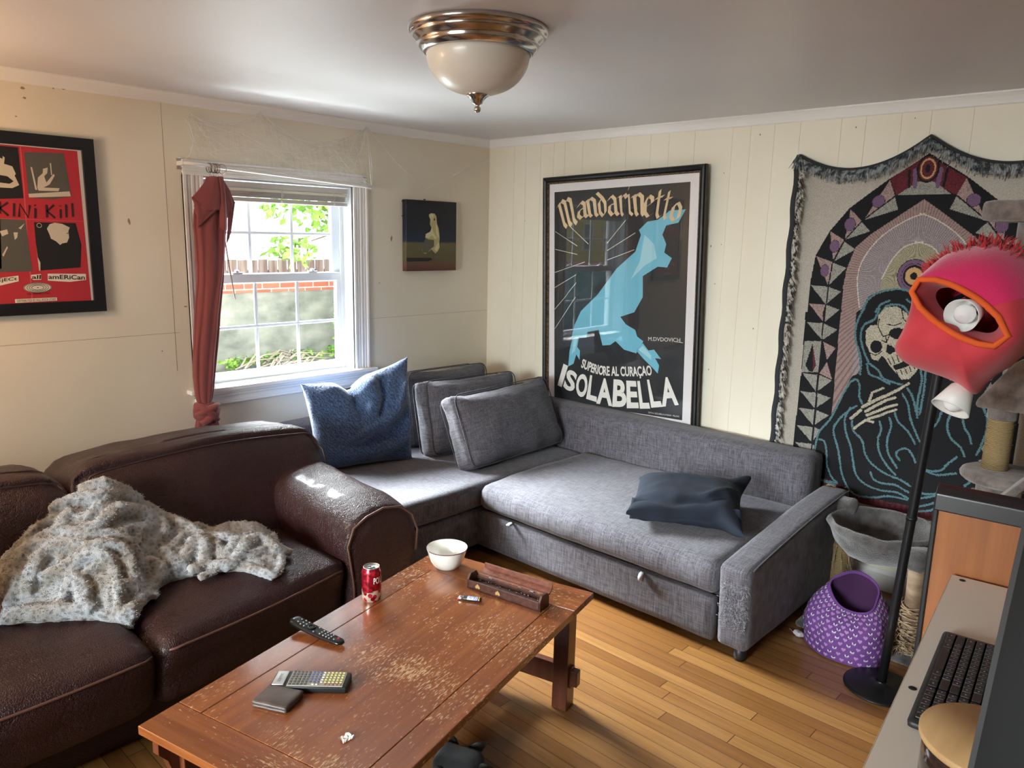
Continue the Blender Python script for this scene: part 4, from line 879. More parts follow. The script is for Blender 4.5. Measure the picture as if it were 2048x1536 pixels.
# soda can
m_can = mat('printed_can', (1,1,1), .25, .55); g = N(m_can)
tc = g.n('ShaderNodeTexCoord'); sx = g.n('ShaderNodeSeparateXYZ'); g.l(tc.outputs['Object'], sx.inputs[0])
an = g.math('ARCTAN2', sx.outputs[1], sx.outputs[0]); cb = g.n('ShaderNodeCombineXYZ'); g.l(g.math('MULTIPLY', an, .033), cb.inputs[0]); g.l(sx.outputs[2], cb.inputs[1])
vo = g.n('ShaderNodeTexVoronoi', feature='F1', voronoi_dimensions='2D'); vo.inputs['Scale'].default_value = 48; g.l(cb.outputs[0], vo.inputs['Vector'])
dots = g.ramp(vo.outputs['Distance'], [(.36, 1), (.39, 0)])
base = g.ramp(g.math('ADD', g.math('MULTIPLY', sx.outputs[2], 8), g.math('MULTIPLY', g.noise(cb.outputs[0], 40, 1), .25)), [(.42, hexl((214, 202, 184))), (.46, hexl((150, 22, 38)))])
redc = g.ramp(g.noise(cb.outputs[0], 60, 0), [(.45, hexl((120, 14, 28))), (.55, hexl((196, 44, 58)))])
g.base(g.mix(dots, base, redc))
m_alu = mat('aluminium', hexl((200, 200, 200)), .28, 1.0)
can = on_table('soda_can', 'red and white sparkling water can on the near side of the table edge', 'can', .822, -.052, R(-60))
G().lathe([(.0255, 0), (.0300, .006), (.0325, .014), (.0325, .100), (.0300, .108), (.0265, .116)], n=40, cap=False).obj('body', m_can, can)
G().lathe([(.0265, .116), (.0272, .1185), (.0262, .1195), (.0250, .1165), (.0235, .1145), (.001, .1145)], n=40, cap=False).obj('lid', m_alu, can)
G().lathe([(.0, .002), (.020, .004), (.0255, 0)], n=40, cap=False).obj('base', m_alu, can)
g = G(); g.tube([(.009*math.cos(2*PI*k/12)-.002, .006*math.sin(2*PI*k/12), .1158) for k in range(12)], .0012, 5, closed=True); g.box((.001, -.004, .1148), (.013, .004, .1160), .001); g.obj('pull_tab', m_alu, can)
vs, fs = glyphs('POLAR', .02); x0 = min(v[0] for v in vs); x1 = max(v[0] for v in vs); g = G(); out = []
for (x, y) in vs:
    a = R(-68)+(x-x0)/(x1-x0)*R(86); out.append((.0329*math.cos(a), .0329*math.sin(a), .068+y*.030))
g.add(out, fs); g.obj('lettering', flat('can_white', (232, 222, 214)), can, False, fix=False)
# bowl
m_bowl = mat('white_glassware', hexl((236, 234, 226)), .12, coat=.5); m_bstripe = mat('maroon_rim', hexl((84, 44, 44)), .2)
bo = on_table('bowl', 'white glass bowl with thin maroon rim on the table corner', 'bowl', 1.170, -.118, 0)
G().lathe([(.001, .003), (.036, .003), (.040, .0), (.043, .002), (.052, .012), (.062, .030), (.069, .052), (.0755, .073), (.0765, .0755), (.0750, .0765), (.0735, .074), (.0665, .052), (.0595, .031), (.0495, .014), (.040, .007), (.001, .006)], n=64, cap=False).obj('body', m_bowl, bo)
G().lathe([(.0757, .0735), (.0769, .0757), (.0757, .0768), (.0748, .0762)], n=64, cap=False).obj('rim_stripe', m_bstripe, bo)
# incense box with its lid open
m_inc = mat('rosewood', hexl((78, 46, 36)), .4, var=((60,8,60), 5, hexl((44, 24, 20)), .35, .7), coat=.2); m_incl = mat('rosewood_light', hexl((118, 66, 48)), .45, var=((60,8,60), 5, hexl((86, 46, 34)), .35, .7))
m_brass = mat('brass_inlay', hexl((202, 172, 110)), .35, .6); m_hole = mat('dark_hole', hexl((14, 10, 9)), .9); m_ash = mat('pale_ash', hexl((176, 166, 158)), .95)
ib = on_table('incense_box', 'carved dark wooden incense box with open perforated lid and brass hearts', 'box', 1.064, -.276, R(-90-4))
# local: x along the length (.292), y towards the back (.062)
LB, DB = .300, .056
g = G(); g.box((0, 0, 0), (LB, .006, .032), .001); g.box((0, DB-.006, 0), (LB, DB, .032), .001); g.box((.0, 0, 0), (LB, DB, .006), .001); g.obj('body', m_inc, ib, False)
for x in (0, LB-.008):
    G().prism([(0, 0), (DB, 0), (DB, .034), (DB-.012, .052), (.012, .052), (0, .034)], ((x, 0, 0), (0, 1, 0), (0, 0, 1), (1, 0, 0)), 0, .008).obj('end_panel', m_inc, ib, False)
g = G(); g.add([(.009+(LB-.018)*i/30, .008+(DB-.016)*j/4, .0165+.003*noise.noise(Vector((i*.9, j*.9, 0)))) for j in range(5) for i in range(31)], [(j*31+i, j*31+i+1, (j+1)*31+i+1, (j+1)*31+i) for j in range(4) for i in range(30)]); g.obj('tray', m_inc, ib)
q = random.Random(5); g = G()
for k in range(38):
    x = .015+.27*q.random(); y = .010+.034*q.random(); g.tube([(x, y, .0205), (x+q.uniform(-.006, .006), y+q.uniform(-.003, .003), .0215)], .0010, 4)
g.obj('ash', m_ash, ib)['kind'] = 'stuff'
def heart(s): return [(s*.5*16*math.sin(t)**3/16, s*.5*(13*math.cos(t)-5*math.cos(2*t)-2*math.cos(3*t)-math.cos(4*t))/16) for t in [2*PI*k/24 for k in range(24)]]
for x in (.046, .130): G().prism([(a+x, -b+.0165) for a, b in heart(.020)], ((0, 0, 0), (1, 0, 0), (0, 0, 1), (0, -1, 0)), -.001, .0006).obj('heart_inlay', m_brass, ib, False)
G().prism([(a*.7+.026, -b*.7+.018) for a, b in heart(.020)], ((0, 0, 0), (0, 1, 0), (0, 0, 1), (-1, 0, 0)), -.001, .0006).obj('heart_inlay', m_brass, ib, False)
lid = thing('lid_pivot', 'x', 'x'); bpy.data.objects.remove(lid)
HM = Matrix.Translation((.010, DB+.001, .034)) @ Matrix.Rotation(R(-52), 4, 'X')
lp = [(0, 0), (.012, .016), (.036, .016), (.048, 0), (.044, 0), (.034, .011), (.014, .011), (.004, 0)]
# the lid stands open behind the box; its inner (hollow) side faces the room
g = G(); nL = len(lp)
def lidP(x, a, b): return HM @ Vector((x, -.000+b*1.0, a*1.0))
vs = [lidP(x, a, b) for x in (0, LB-.020) for a, b in lp]
g.add(vs, [(i, (i+1) % nL, (i+1) % nL+nL, i+nL) for i in range(nL)]+[tuple(range(nL)), tuple(range(nL, 2*nL))]); ld = g.obj('lid', m_incl, ib, False)
g = G(); q = random.Random(9)
def hole(x, a, b, r):
    c = lidP(x, a, b); u_ = (lidP(x+.01, a, b)-c).normalized(); v_ = (lidP(x, a+.01, b)-c).normalized(); nn = u_.cross(v_)
    off = (lidP(x, a, b-.0004)-c)
    g.add([c+off+u_*r*math.cos(2*PI*k/8)+v_*r*math.sin(2*PI*k/8) for k in range(8)], [tuple(range(8))])
for cx in (.04, .072, .104, .136, .168, .20, .232):
    for k in range(7): hole(cx+.009*math.cos(2*PI*k/7), .024+.007*math.sin(2*PI*k/7), .011, .0013)
    hole(cx+.016, .024, .011, .0013)
g.obj('vent_holes', m_hole, ld, False, fix=False)['kind'] = 'stuff'
g = G()
for x in (.055, .225): g.box((x, DB-.004, .031), (x+.016, DB+.001, .034), .0006)
for k, x in enumerate((.055, .225)): G().box((x, DB-.005, .031), (x+.016, DB+.002, .0345), .0006).obj('hinge', m_alu, ib, False)
# lighter
lt = on_table('lighter', 'small printed pocket lighter lying before the incense box', 'lighter', .978, -.300, R(-72))
G().box((.012, -.010, .001), (.078, .010, .013), .005, 4).obj('body', m_black, lt)
lw = G().box((.026, -.0102, .0030), (.070, .0102, .01320), .0052, 4).obj('wrapper', mat('lighter_wrapper', hexl((86, 118, 178)), .4, var=((260,180,60), 2, hexl((206, 206, 214)), .45, .55)), lt)
G().box((.066, -.0103, .0032), (.076, .0103, .01325), .005, 4).obj('yellow_band', mat('lighter_band', hexl((206, 170, 70)), .4, var=((300,1,1), 0, hexl((190, 54, 50)), .45, .55)), lt)
G().box((.0, -.009, .002), (.014, .009, .0125), .003, 3).obj('metal_guard', m_alu, lt)
G().box((-.004, -.008, .001), (.004, .008, .007), .002, 2).obj('trigger', mat('lighter_red', hexl((186, 34, 48)), .4), lt)
# curved remote
m_rub = mat('glossy_black', hexl((16, 16, 18)), .22); m_btn = mat('grey_button', hexl((150, 152, 158)), .5)
rm = on_table('remote_control', 'curved black remote lying half over the table edge', 'remote', .548, .030, R(-91))
LR = .205
def rz_(x): return .011+.017*(1-x/LR)**2
def rw(x): t = x/LR; return .023*(1-.35*t**2)*(1-.9*max(0, (t-.93)/.07)**2*.3)-.004*(max(0, .06-t)/.06)
g = G(); ns = 24
for i in range(ns+1):
    x = LR*i/ns; zc = rz_(x); wv_ = rw(x); th = .0105*(1-.45*(x/LR))
    if i in (0, ns): wv_ *= .8; th *= .6
    for k in range(14):
        a = 2*PI*k/14; g.v.append((x, wv_*math.copysign(abs(math.cos(a))**.75, math.cos(a)), zc+th*math.copysign(abs(math.sin(a))**.8, math.sin(a))*(1 if math.sin(a) > 0 else 1.0)))
for i in range(ns):
    for k in range(14): g.f.append((i*14+k, i*14+(k+1) % 14, (i+1)*14+(k+1) % 14, (i+1)*14+k)); g.m.append(0)
g.f += [tuple(range(13, -1, -1)), tuple(ns*14+k for k in range(14))]; g.m += [0, 0]
body = g.obj('body', m_rub, rm)
body_n = 0
def rtop(x): return rz_(x)+.0105*(1-.45*(x/LR))
def button(x, y, r, mm, nm='button', par=None, h=.0012):
    sl = (rtop(x+.004)-rtop(x-.004))/.008; M = Matrix.Translation((x, y, rtop(x)-.0012)) @ Matrix.Rotation(-math.atan(sl), 4, 'Y')
    G().lathe([(r, 0), (r, h+.0006), (r*.7, h+.0012), (.0003, h+.0014)], n=10, M=M).obj(nm, mm, rm)
for r_ in range(3):
    for k in range(3): button(.160-.012*r_-.0, -.010+.010*k, .0028, m_btn)
for k in range(3): button(.122, -.010+.010*k, .0028, m_btn)
for (x, y) in ((.100, -.014), (.100, .014), (.058, -.012), (.058, 0), (.058, .012), (.044, -.012), (.044, .0), (.044, .012), (.030, -.008), (.030, .008), (.176, -.006)): button(x, y, .0026, m_btn)
button(.182, .007, .0034, mat('power_red', hexl((200, 40, 40)), .4), 'power_button')
g = G(); g.tube([(.080+.011*math.cos(2*PI*k/20), .011*math.sin(2*PI*k/20), rtop(.080)+.0008-.0003*11*math.cos(2*PI*k/20)*.1) for k in range(20)], .0024, 6, closed=True); g.obj('navigation_ring', m_rub, rm)
# big universal remote
ur = on_table('remote_control', 'wide grey keyed universal remote beside the wallet', 'remote', .300, -.150, R(-60.5))
G().box((0, -.037, .0), (.205, .037, .020), .005, 3).obj('body', m_black, ur)
m_kp = mat('keypad_silver', hexl((160, 158, 146)), .4, .3)
G().box((.044, -.0345, .0190), (.194, .0345, .0213), .001).obj('keypad', m_kp, ur, False)
G().box((.004, -.032, .0185), (.036, .032, .0225), .003, 3).obj('brand_plate', mat('silver_plate', hexl((196, 198, 198)), .3, .5), ur)
vs, fs = glyphs('SCIENTIFIC', 0); g = G(); sc0 = .040/max(v[0] for v in vs)
g.add([(.020-(y-.3)*.012, x*sc0-.020, .0227) for x, y in vs], fs); g.obj('lettering', m_black, ur, False, fix=False)
bc = [(hexl((70, 70, 72)), 'dark_key'), (hexl((92, 96, 138)), 'violet_key'), (hexl((206, 196, 120)), 'yellow_key'), (hexl((216, 212, 196)), 'white_key'), (hexl((150, 100, 90)), 'red_key')]
mk = [mat(n_, c_, .45) for c_, n_ in bc]
kproto = [None]*5
for r_ in range(6):
    for k in range(14):
        x = .051+k*.0104; y = -.028+r_*.0112
        if r_ == 0 and k in (5, 8): continue
        ci_ = 0 if k < 5 else (1 if k < 8 else (3 if k == 8 else 2))
        if r_ == 0: ci_ = 3 if 4 < k < 9 else (4 if k >= 9 else 0)
        if kproto[ci_] is None:
            b_ = G().box((-.0034, -.0030, 0), (.0034, .0030, .0022), .001, 1).obj('key', mk[ci_], ur, False); kproto[ci_] = b_
        else: b_ = kproto[ci_].copy(); C.objects.link(b_); b_.parent = ur
        b_.location = (x, y, .0212)
# wallet
m_wal = mat('wallet_leather', hexl((92, 80, 74)), .42, var=((20,20,20), 4, hexl((66, 56, 52)), .4, .7), bump=(350, .25, .001))
wa = on_table('wallet', 'worn dark brown folded leather wallet on the table', 'wallet', .252, -.218, R(-78))
def fold(h0, h1, inset, name, seed):
    v, f = soft((.0515-inset, .0425-inset, (h1-h0)/2), (h1-h0)*.48, (16, 14, 4), (0, 0, .0012), (30, .0012), seed)
    return G().add([q+Vector((0, 0, (h0+h1)/2)) for q in v], f).obj(name, m_wal, wa)
fold(.009, .019, 0, 'upper_fold', 2); fold(.0005, .009, .001, 'lower_fold', 3)
G().box((-.050, -.040, .008), (.050, .036, .0105), .0008).obj('card_edge', m_black, wa, False)
# scrap of paper
q = random.Random(4); g = G(); vs = []
for j in range(5):
    for i in range(6): vs.append(((i-2.5)*.0062+q.uniform(-.002, .002), (j-2)*.0058+q.uniform(-.002, .002), .001+abs(q.gauss(0, .004))))
g.add(vs, [(j*6+i, j*6+i+1, (j+1)*6+i+1, (j+1)*6+i) for j in range(4) for i in range(5)])
pp = g.obj('paper_scrap', mat('white_paper', hexl((226, 222, 214)), .8), smooth=False); pp.location = TM @ Vector((.230, -.470, TZ)); tag(pp, 'tiny crumpled scrap of white paper on the table', 'paper')
# plush toy on the floor under the table
m_pl = mat('black_plush', hexl((16, 17, 17)), .95, sheen=.3, bump=(300, .6, .003)); m_plw = mat('cream_plush', hexl((150, 146, 128)), .95)
tp = thing('plush_toy', 'small black plush toy with pointed ears on the floor under the table', 'toy', (-2.325, -2.235, 0), R(20))
v, f = soft((.055, .075, .032), .031, (12, 12, 6), (0, 0, .006), (16, .005), 3); G().add([q_+Vector((0, 0, .033)) for q_ in v], f).obj('body', m_pl, tp)
for (a, b_) in (((.045, .04, .04), (.10, .085, .045)), ((.05, -.02, .04), (.115, -.045, .04)), ((-.05, .03, .03), (-.11, .06, .02)), ((.0, -.06, .03), (.03, -.125, .02))):
    a, b_ = Vector(a), Vector(b_); G().tube([a, a.lerp(b_, .5), b_], [.020, .017, .004], 10).obj('limb', m_pl, tp)
G().tube([(-.03, -.075, .04), (-.035, -.095, .05), (-.04, -.118, .045)], [.012, .014, .003], 10).obj('tag_patch', m_plw, tp)

# ------------------------------------------------------------------ woven tapestry (one face per group of threads)
DT = json.loads('{"outerL":[[573,2042],[418,1944],[252,1813],[170,1706],[115,1592],[103,1471],[103,1313],[93,1313],[101,1011],[94,573],[94,577],[100,376]],"innerL":[[586,1848],[495,1795],[356,1691],[300,1633],[270,1533],[262,1450],[266,1327],[263,1327],[272,797],[267,578]],"midL":[[581,1867],[450,1867],[318,1756],[245,1666],[200,1562],[191,1445],[190,1361],[182,1320],[187,1179],[188,1017],[191,834],[192,666],[192,574]],"burg":[[418,1942],[561,2039],[731,1934],[696,1865],[574,1931],[452,1869]],"topgray":[[455,1869],[532,1924],[569,1931],[607,1922],[687,1862],[579,1862]],"tri":[["p",[[418,1936],[447,1867],[326,1762]]],["g",[[448,1861],[467,1806],[326,1759]]],["p",[[259,1808],[315,1756],[247,1672]]],["g",[[316,1752],[358,1708],[250,1669]]],["p",[[173,1706],[245,1666],[202,1565]]],["g",[[246,1658],[300,1624],[208,1566]]],["p",[[119,1586],[197,1562],[189,1448]]],["g",[[197,1559],[267,1536],[195,1452]]],["g",[[105,1446],[191,1442],[187,1358]]],["g",[[194,1441],[254,1423],[191,1358]]],["p",[[105,1354],[186,1354],[186,1269]]],["g",[[191,1355],[256,1336],[191,1269]]],["g",[[105,1261],[182,1265],[187,1182]]],["g",[[185,1264],[257,1239],[190,1183]]],["g",[[101,1167],[185,1176],[185,1020],[103,1009]]],["k",[[143,1159],[117,1045],[141,1018],[157,1019],[170,1053]]],["r",[[145,1153],[158,1021],[168,1052]]],["p",[[194,1174],[257,1150],[221,1087]]],["p",[[222,1078],[256,993],[192,1015]]],["g",[[106,1006],[183,1007],[182,922]]],["g",[[189,1008],[256,989],[188,923]]],["g",[[105,913],[183,915],[186,836]]],["g",[[188,916],[258,901],[190,837]]],["g",[[104,825],[184,829],[186,748]]],["g",[[188,830],[258,813],[188,748]]],["g",[[103,734],[185,739],[186,662]]],["g",[[188,743],[226,731],[192,666]]],["g",[[104,645],[187,652],[192,574]]],["g",[[190,653],[203,646],[194,582]]]],"circ":[[380,1843,15,15],[263,1739,14,17],[201,1636,13,16],[165,1519,11,16]],"arc1":[[583,1789],[509,1760],[411,1687],[344,1588],[324,1489],[347,1355]],"arc2":[[587,1665],[517,1644],[466,1581],[432,1494]],"eye":[566,1513],"top":[575,1984],"topaxis":[573,2042],"robe":[[338,1333],[364,1357],[381,1405],[438,1440],[518,1454],[587,1442],[632,1406],[673,1361],[740,1089],[822,1068],[905,1014],[933,925],[931,807],[908,723],[935,615],[899,592],[853,486],[786,444],[658,451],[519,446],[432,448],[382,468],[332,481],[199,501],[198,510],[193,562],[210,644],[215,716],[258,788],[291,876],[329,970],[347,1021],[377,1044],[373,1110],[342,1214],[336,1297]],"str":[[[360,1335],[382,1393],[428,1431],[507,1451],[577,1438],[624,1394],[655,1346]],[[422,1340],[440,1374],[476,1397]],[[550,1405],[594,1381],[618,1357]],[[370,1353],[343,1280],[345,1203],[378,1116],[383,1039]],[[437,1353],[420,1305],[378,1275],[367,1223],[385,1159],[414,1103]],[[442,1307],[463,1367],[521,1380],[561,1352],[587,1303]],[[344,996],[372,1010],[388,979],[392,930],[410,897]],[[344,996],[320,943],[293,864],[264,790],[221,724],[209,657],[203,590],[195,542],[212,500],[265,474],[327,469]],[[385,883],[353,856],[311,805],[289,756],[296,713],[320,654],[342,563],[359,516],[395,460],[444,441],[518,454],[578,476],[655,478]],[[358,869],[337,816],[347,748],[378,679],[397,608],[415,549],[460,509],[531,495],[609,502],[660,485]],[[369,815],[381,761],[426,721],[451,651],[490,610],[550,581],[618,566],[663,547]],[[225,683],[250,678],[265,630],[275,561],[305,503],[332,483]],[[495,826],[507,786],[498,742],[510,683],[544,629],[594,585]],[[536,852],[549,812],[539,750],[549,685],[595,622]],[[555,885],[576,841],[623,803],[659,750]],[[580,973],[609,930],[627,863],[662,793],[676,766]],[[598,1002],[626,963],[655,874]],[[642,1098],[654,1043],[648,960],[655,874]],[[664,1090],[668,1010],[663,893]],[[409,1091],[426,1045],[466,1033],[519,1011]],[[414,1097],[463,1068],[494,1031],[572,1016]],[[602,660],[585,687],[601,711],[633,718],[658,690],[671,664]],[[752,932],[741,872],[715,827]],[[794,934],[779,868],[799,809],[843,772],[862,736]],[[831,929],[846,869],[870,834],[882,797]],[[900,980],[928,924],[933,864],[922,800],[909,752]],[[909,672],[904,636],[881,601]],[[706,642],[743,638],[782,653],[803,688],[834,724]],[[703,638],[760,625],[804,638],[840,650]],[[483,571],[503,538],[550,531],[599,537],[656,515]],[[698,529],[730,525],[785,542]],[[699,496],[742,513],[786,534]],[[701,457],[741,474],[784,503]],[[698,432],[749,449],[788,474]],[[198,507],[245,479],[332,481]]],"skull":[[387,1249],[406,1274],[434,1280],[434,1324],[463,1364],[511,1373],[556,1346],[588,1298],[606,1214],[622,1142],[632,1120],[628,1085],[601,1046],[570,1039],[546,1062],[509,1098],[490,1125],[471,1140],[458,1112],[429,1117],[414,1151],[393,1190]],"sock":[[442,1178,13,15],[530,1249,19,13]],"nose":[[487,1194],[510,1190],[534,1171],[506,1147],[488,1160]],"mouth":[[523,1097],[561,1119],[595,1143],[616,1124],[574,1095],[538,1078]],"teeth":[[[500,1129],[517,1102]],[[518,1137],[532,1108]],[[536,1148],[550,1118]],[[554,1153],[565,1126]],[[572,1164],[583,1137]],[[542,1073],[552,1056]],[[560,1081],[570,1062]],[[577,1092],[588,1071]],[[595,1103],[605,1082]],[[609,1117],[619,1095]]],"crk":[[[442,1307],[440,1272],[467,1228],[493,1242]],[[533,1361],[546,1317],[573,1296]],[[464,1210],[487,1201],[478,1229]],[[415,1145],[444,1137],[469,1158]],[[477,1287],[510,1284],[540,1299]],[[494,1236],[486,1206]]],"bone":[[28,[[412,882],[462,921],[501,948]]],[26,[[506,949],[567,995]]],[22,[[567,995],[601,1026]]],[26,[[428,863],[470,898],[508,928]]],[24,[[514,932],[550,950]]],[24,[[436,846],[478,872],[520,900]]],[22,[[523,901],[562,919]]],[22,[[443,829],[492,853],[528,878]]],[20,[[531,878],[562,896]]],[22,[[439,917],[448,955]]],[20,[[448,958],[495,988]]],[26,[[364,816],[405,865]]],[24,[[384,771],[433,821],[467,818]]]],"ring":[306,435],"burgb":[[201,482],[294,491],[345,478],[432,448],[657,463],[786,444],[794,401],[608,407],[437,398],[341,392],[196,394]],"ring2":[581,449]}')
ty = thing('wall_tapestry', 'large woven tapestry of a hooded skeleton pinned to the panelled wall', 'tapestry', (0, -2.16, 0))
CU, Z0, Z1 = 1144, 408, 2130; ST = 3.3
nu, nz_ = int(CU/ST), int((Z1-Z0)/ST)
uu, zz = np.meshgrid((np.arange(nu)+.5)*ST, Z0+(np.arange(nz_)+.5)*ST)
PALC = [(178,171,158),(19,20,23),(160,136,131),(150,149,139),(98,36,45),(110,84,112),(152,128,122),(150,139,140),(158,150,124),(196,186,172),(84,120,127),(184,176,156),(190,152,104),(64,26,32)]
IMG = np.zeros(uu.shape, int)
def pip(poly):
    m = np.zeros(uu.shape, bool); p = np.array(poly, float); n = len(p)
    for i in range(n):
        x1, y1 = p[i]; x2, y2 = p[(i+1) % n]
        if y1 == y2: continue
        c = ((y1 > zz) != (y2 > zz)); m ^= c & (uu < (x2-x1)*(zz-y1)/(y2-y1)+x1)
    return m
def dist(poly):
    d = np.full(uu.shape, 1e9); p = np.array(poly, float)
    for a, b in zip(p[:-1], p[1:]):
        v = b-a; L = (v@v) or 1; t = np.clip(((uu-a[0])*v[0]+(zz-a[1])*v[1])/L, 0, 1)
        d = np.minimum(d, np.hypot(uu-a[0]-t*v[0], zz-a[1]-t*v[1]))
    return d
def ellm(c, rx, ry): return ((uu-c[0])/rx)**2+((zz-c[1])/ry)**2 < 1
def smooth_line(p, k=4):
    """Catmull-Rom through the points"""
    p = [np.array(q, float) for q in p]; out = []
    for i in range(len(p)-1):
        a = p[max(0, i-1)]; b = p[i]; c = p[i+1]; d = p[min(len(p)-1, i+2)]
        for j in range(k): t = j/k; out.append(.5*((2*b)+(c-a)*t+(2*a-5*b+4*c-d)*t*t+(3*b-a-3*c+d)*t**3))
    return out+[p[-1]]
AX = 572
mir = lambda p: [(2*AX-q[0], q[1]) for q in p]
oL = [(AX, 2044)]+DT['outerL'][1:-2]+[(96, 560), (98, 470)]; border = pip(oL+mir(oL[1:])[::-1]); IMG[border] = 1
iL = [(AX, 1850)]+DT['innerL'][1:-1]+[(190, 520)]; field = pip(iL+mir(iL[1:])[::-1])
an = np.arctan2(zz-1513, uu-566); rr = np.hypot(uu-566, zz-1513)
def inside_arc(p): q = [(AX, p[0][1])]+p[1:]+[(p[-1][0], 500)]; return pip(q+mir(q[1:])[::-1])
IMG[field] = 6
f1 = inside_arc(DT['arc1']) & field; IMG[f1] = 7; f2 = inside_arc(DT['arc2']) & field & (zz > 1300) & (np.abs(uu-AX) < 265); IMG[f2] = 8
ray = (np.sin(an*150) > .45) & field & (rr > 60)
IMG[pip(DT['burg'])] = 4; IMG[pip(DT['topgray'])] = 3
for cx, w_ in ((AX-52, 9), (AX+52, 9), (AX-76, 5), (AX+76, 5)): IMG[(dist([(cx, 1975), (cx+(6 if cx < AX else -6), 1905)]) < w_)] = 5 if w_ == 9 else 1
tc_ = DT['top']
for rx, ry, c in ((46, 60, 1), (38, 52, 4), (32, 44, 12), (25, 36, 4), (10, 18, 1)): IMG[ellm((AX, tc_[1]-4), rx, ry)] = c
cm = {'p': 2, 'g': 3, 'k': 1, 'r': 4}
for c, p in DT['tri']:
    IMG[pip(p) & border] = cm[c]; IMG[pip(mir(p)) & border] = cm[c]
for (u_, z_, a_, b_) in DT['circ']:
    for q in ((u_, z_), (2*AX-u_, z_)): IMG[ellm(q, a_*1.75+2, b_*1.75+2) & border] = 1; IMG[ellm(q, a_*1.75, b_*1.75) & border] = 5
for q in (DT['midL'], mir(DT['midL'])): IMG[(dist(q) < 3) & border] = 1
for q in (DT['arc1'], mir(DT['arc1']), DT['arc2'], mir(DT['arc2'])): IMG[(dist(smooth_line(q)) < 2.6) & field] = 9
ey = DT['eye']
for rx, ry, c in ((70, 76, 1), (67, 73, 5), (53, 58, 1), (51, 56, 5), (45, 49, 1), (36, 39, 12), (15, 16, 1)): IMG[ellm((ey[0], ey[1]), rx, ry)] = c
IMG[pip(DT['burgb'])] = 4; bb_ = mir(DT['burgb']); IMG[pip(bb_)] = 4
IMG[(zz < 470) & (uu > 100) & (uu < 1044) & (zz > 425) & (np.sin(uu*.25) > .3)] = 13
for q in (DT['ring'], (2*AX-DT['ring'][0], DT['ring'][1])):
    for r_, c in ((46, 4), (34, 12), (25, 1)): IMG[ellm(q, r_, r_)] = c
q = DT['ring2']
for r_, c in ((16, 1), (12, 4), (6, 1)): IMG[ellm(q, r_*1.2, r_)] = c
IMG[pip(smooth_line(DT['robe']+DT['robe'][:1], 3))] = 1
rng = np.random.RandomState(3); nzr = rng.rand(*uu.shape)
for s_ in DT['str']:
    if len(s_) > 1: IMG[dist(smooth_line(s_)) < 4.6+3*(nzr-.5)] = 10
IMG[pip(DT['skull'])] = 11
for (u_, z_, a_, b_) in DT['sock']: IMG[ellm((u_, z_), a_*2.0, b_*2.0)] = 1
IMG[pip(DT['nose'])] = 1; IMG[pip(DT['mouth'])] = 1
for q in DT['teeth']+DT['crk']: IMG[dist(q) < 2.2] = 1
for w_, q in DT['bone']: IMG[dist(q) < w_*.26+3.0] = 1
for w_, q in DT['bone']: IMG[dist(q) < w_*.26] = 11
for q in [[(286,1010),(306,985)],]: pass
rgb = np.array([hexl(c) for c in PALC])[IMG]
rgb[ray & np.isin(IMG, (6, 7, 8))] *= .60
rgb[np.isin(IMG, (2, 3, 4, 11)) & (nzr < .30)] *= .62
rgb *= (.86+.28*rng.rand(*uu.shape))[..., None]
def ztop(u):   # swag between the pins
    k = u/AX if u < AX else (2*AX-u)/AX; k = max(0, min(1, k))
    return 1000*(2.060+.052*k-.40*k*(1-k))
V = []; idx = np.arange((nu+1)*(nz_+1)).reshape(nz_+1, nu+1)
for j in range(nz_+1):
    for i in range(nu+1):
        u = i*ST; z = Z0+j*ST; zt = ztop(u); z = min(z, zt)
        wv_ = .0028*math.sin(u*.021+1)*math.exp(-((zt-z)/500)**2)+.006*math.exp(-((u-AX)/36)**2)*math.exp(-((zt-z)/260))+.0020*noise.noise(Vector((u*.008, z*.004, 0)))
        cu = .020*math.exp(-(u/16)**2)+.018*math.exp(-((CU-u)/16)**2)
        V.append((-.012-wv_-cu-.010*max(0, 1-(zt-z)/60), -u/1000, z/1000))
F = np.stack([idx[:-1, :-1], idx[:-1, 1:], idx[1:, 1:], idx[1:, :-1]], -1).reshape(-1, 4)
zt_ = np.array([ztop(u) for u in (np.arange(nu)+.5)*ST]); keep = (zz < zt_[None, :]).reshape(-1)
F = F[keep]; colr = rgb.reshape(-1, 3)[keep]
me = bpy.data.meshes.new('woven_cloth'); me.from_pydata(V, [], F.tolist()); me.update()
ca = me.color_attributes.new('thread', 'FLOAT_COLOR', 'CORNER'); ca.data.foreach_set('color', np.repeat(np.hstack([colr, np.ones((len(colr), 1))]), 4, axis=0).ravel().astype(np.float32))
m_tap = mat('woven_threads', (.5, .5, .5), .95); g = N(m_tap); at = g.n('ShaderNodeAttribute', attribute_name='thread'); g.base(at.outputs['Color']); g.bump(g.noise(g.vec((300, 420, 160)), 1, 2), .5, .002)
me.materials.append(m_tap); me.polygons.foreach_set('use_smooth', [True]*len(me.polygons)); o = bpy.data.objects.new('woven_cloth', me); C.objects.link(o); o.parent = ty
m_fri = mat('fringe_yarn', hexl((150, 156, 156)), .95, var=((45,45,45), 2, hexl((58, 68, 74)), .42, .58)); m_curl = mat('dark_selvedge', hexl((50, 52, 56)), .95, bump=((300,300,300), .4, .002))
def pt(u): return Vector((-.034, -u/1000, ztop(u)/1000))
g = G(); g.tube([pt(u)+Vector((.006, 0, .002)) for u in range(0, 1145, 11)], .010, 8); g.obj('top_hem', m_curl, ty)
g = G(); g.tube([(-.026, .010-.004*math.sin(z*3), z/10) for z in [4.1+.4*k for k in range(41)]], .016, 8); g.obj('side_hem', m_curl, ty)
g = G(); q = random.Random(11)
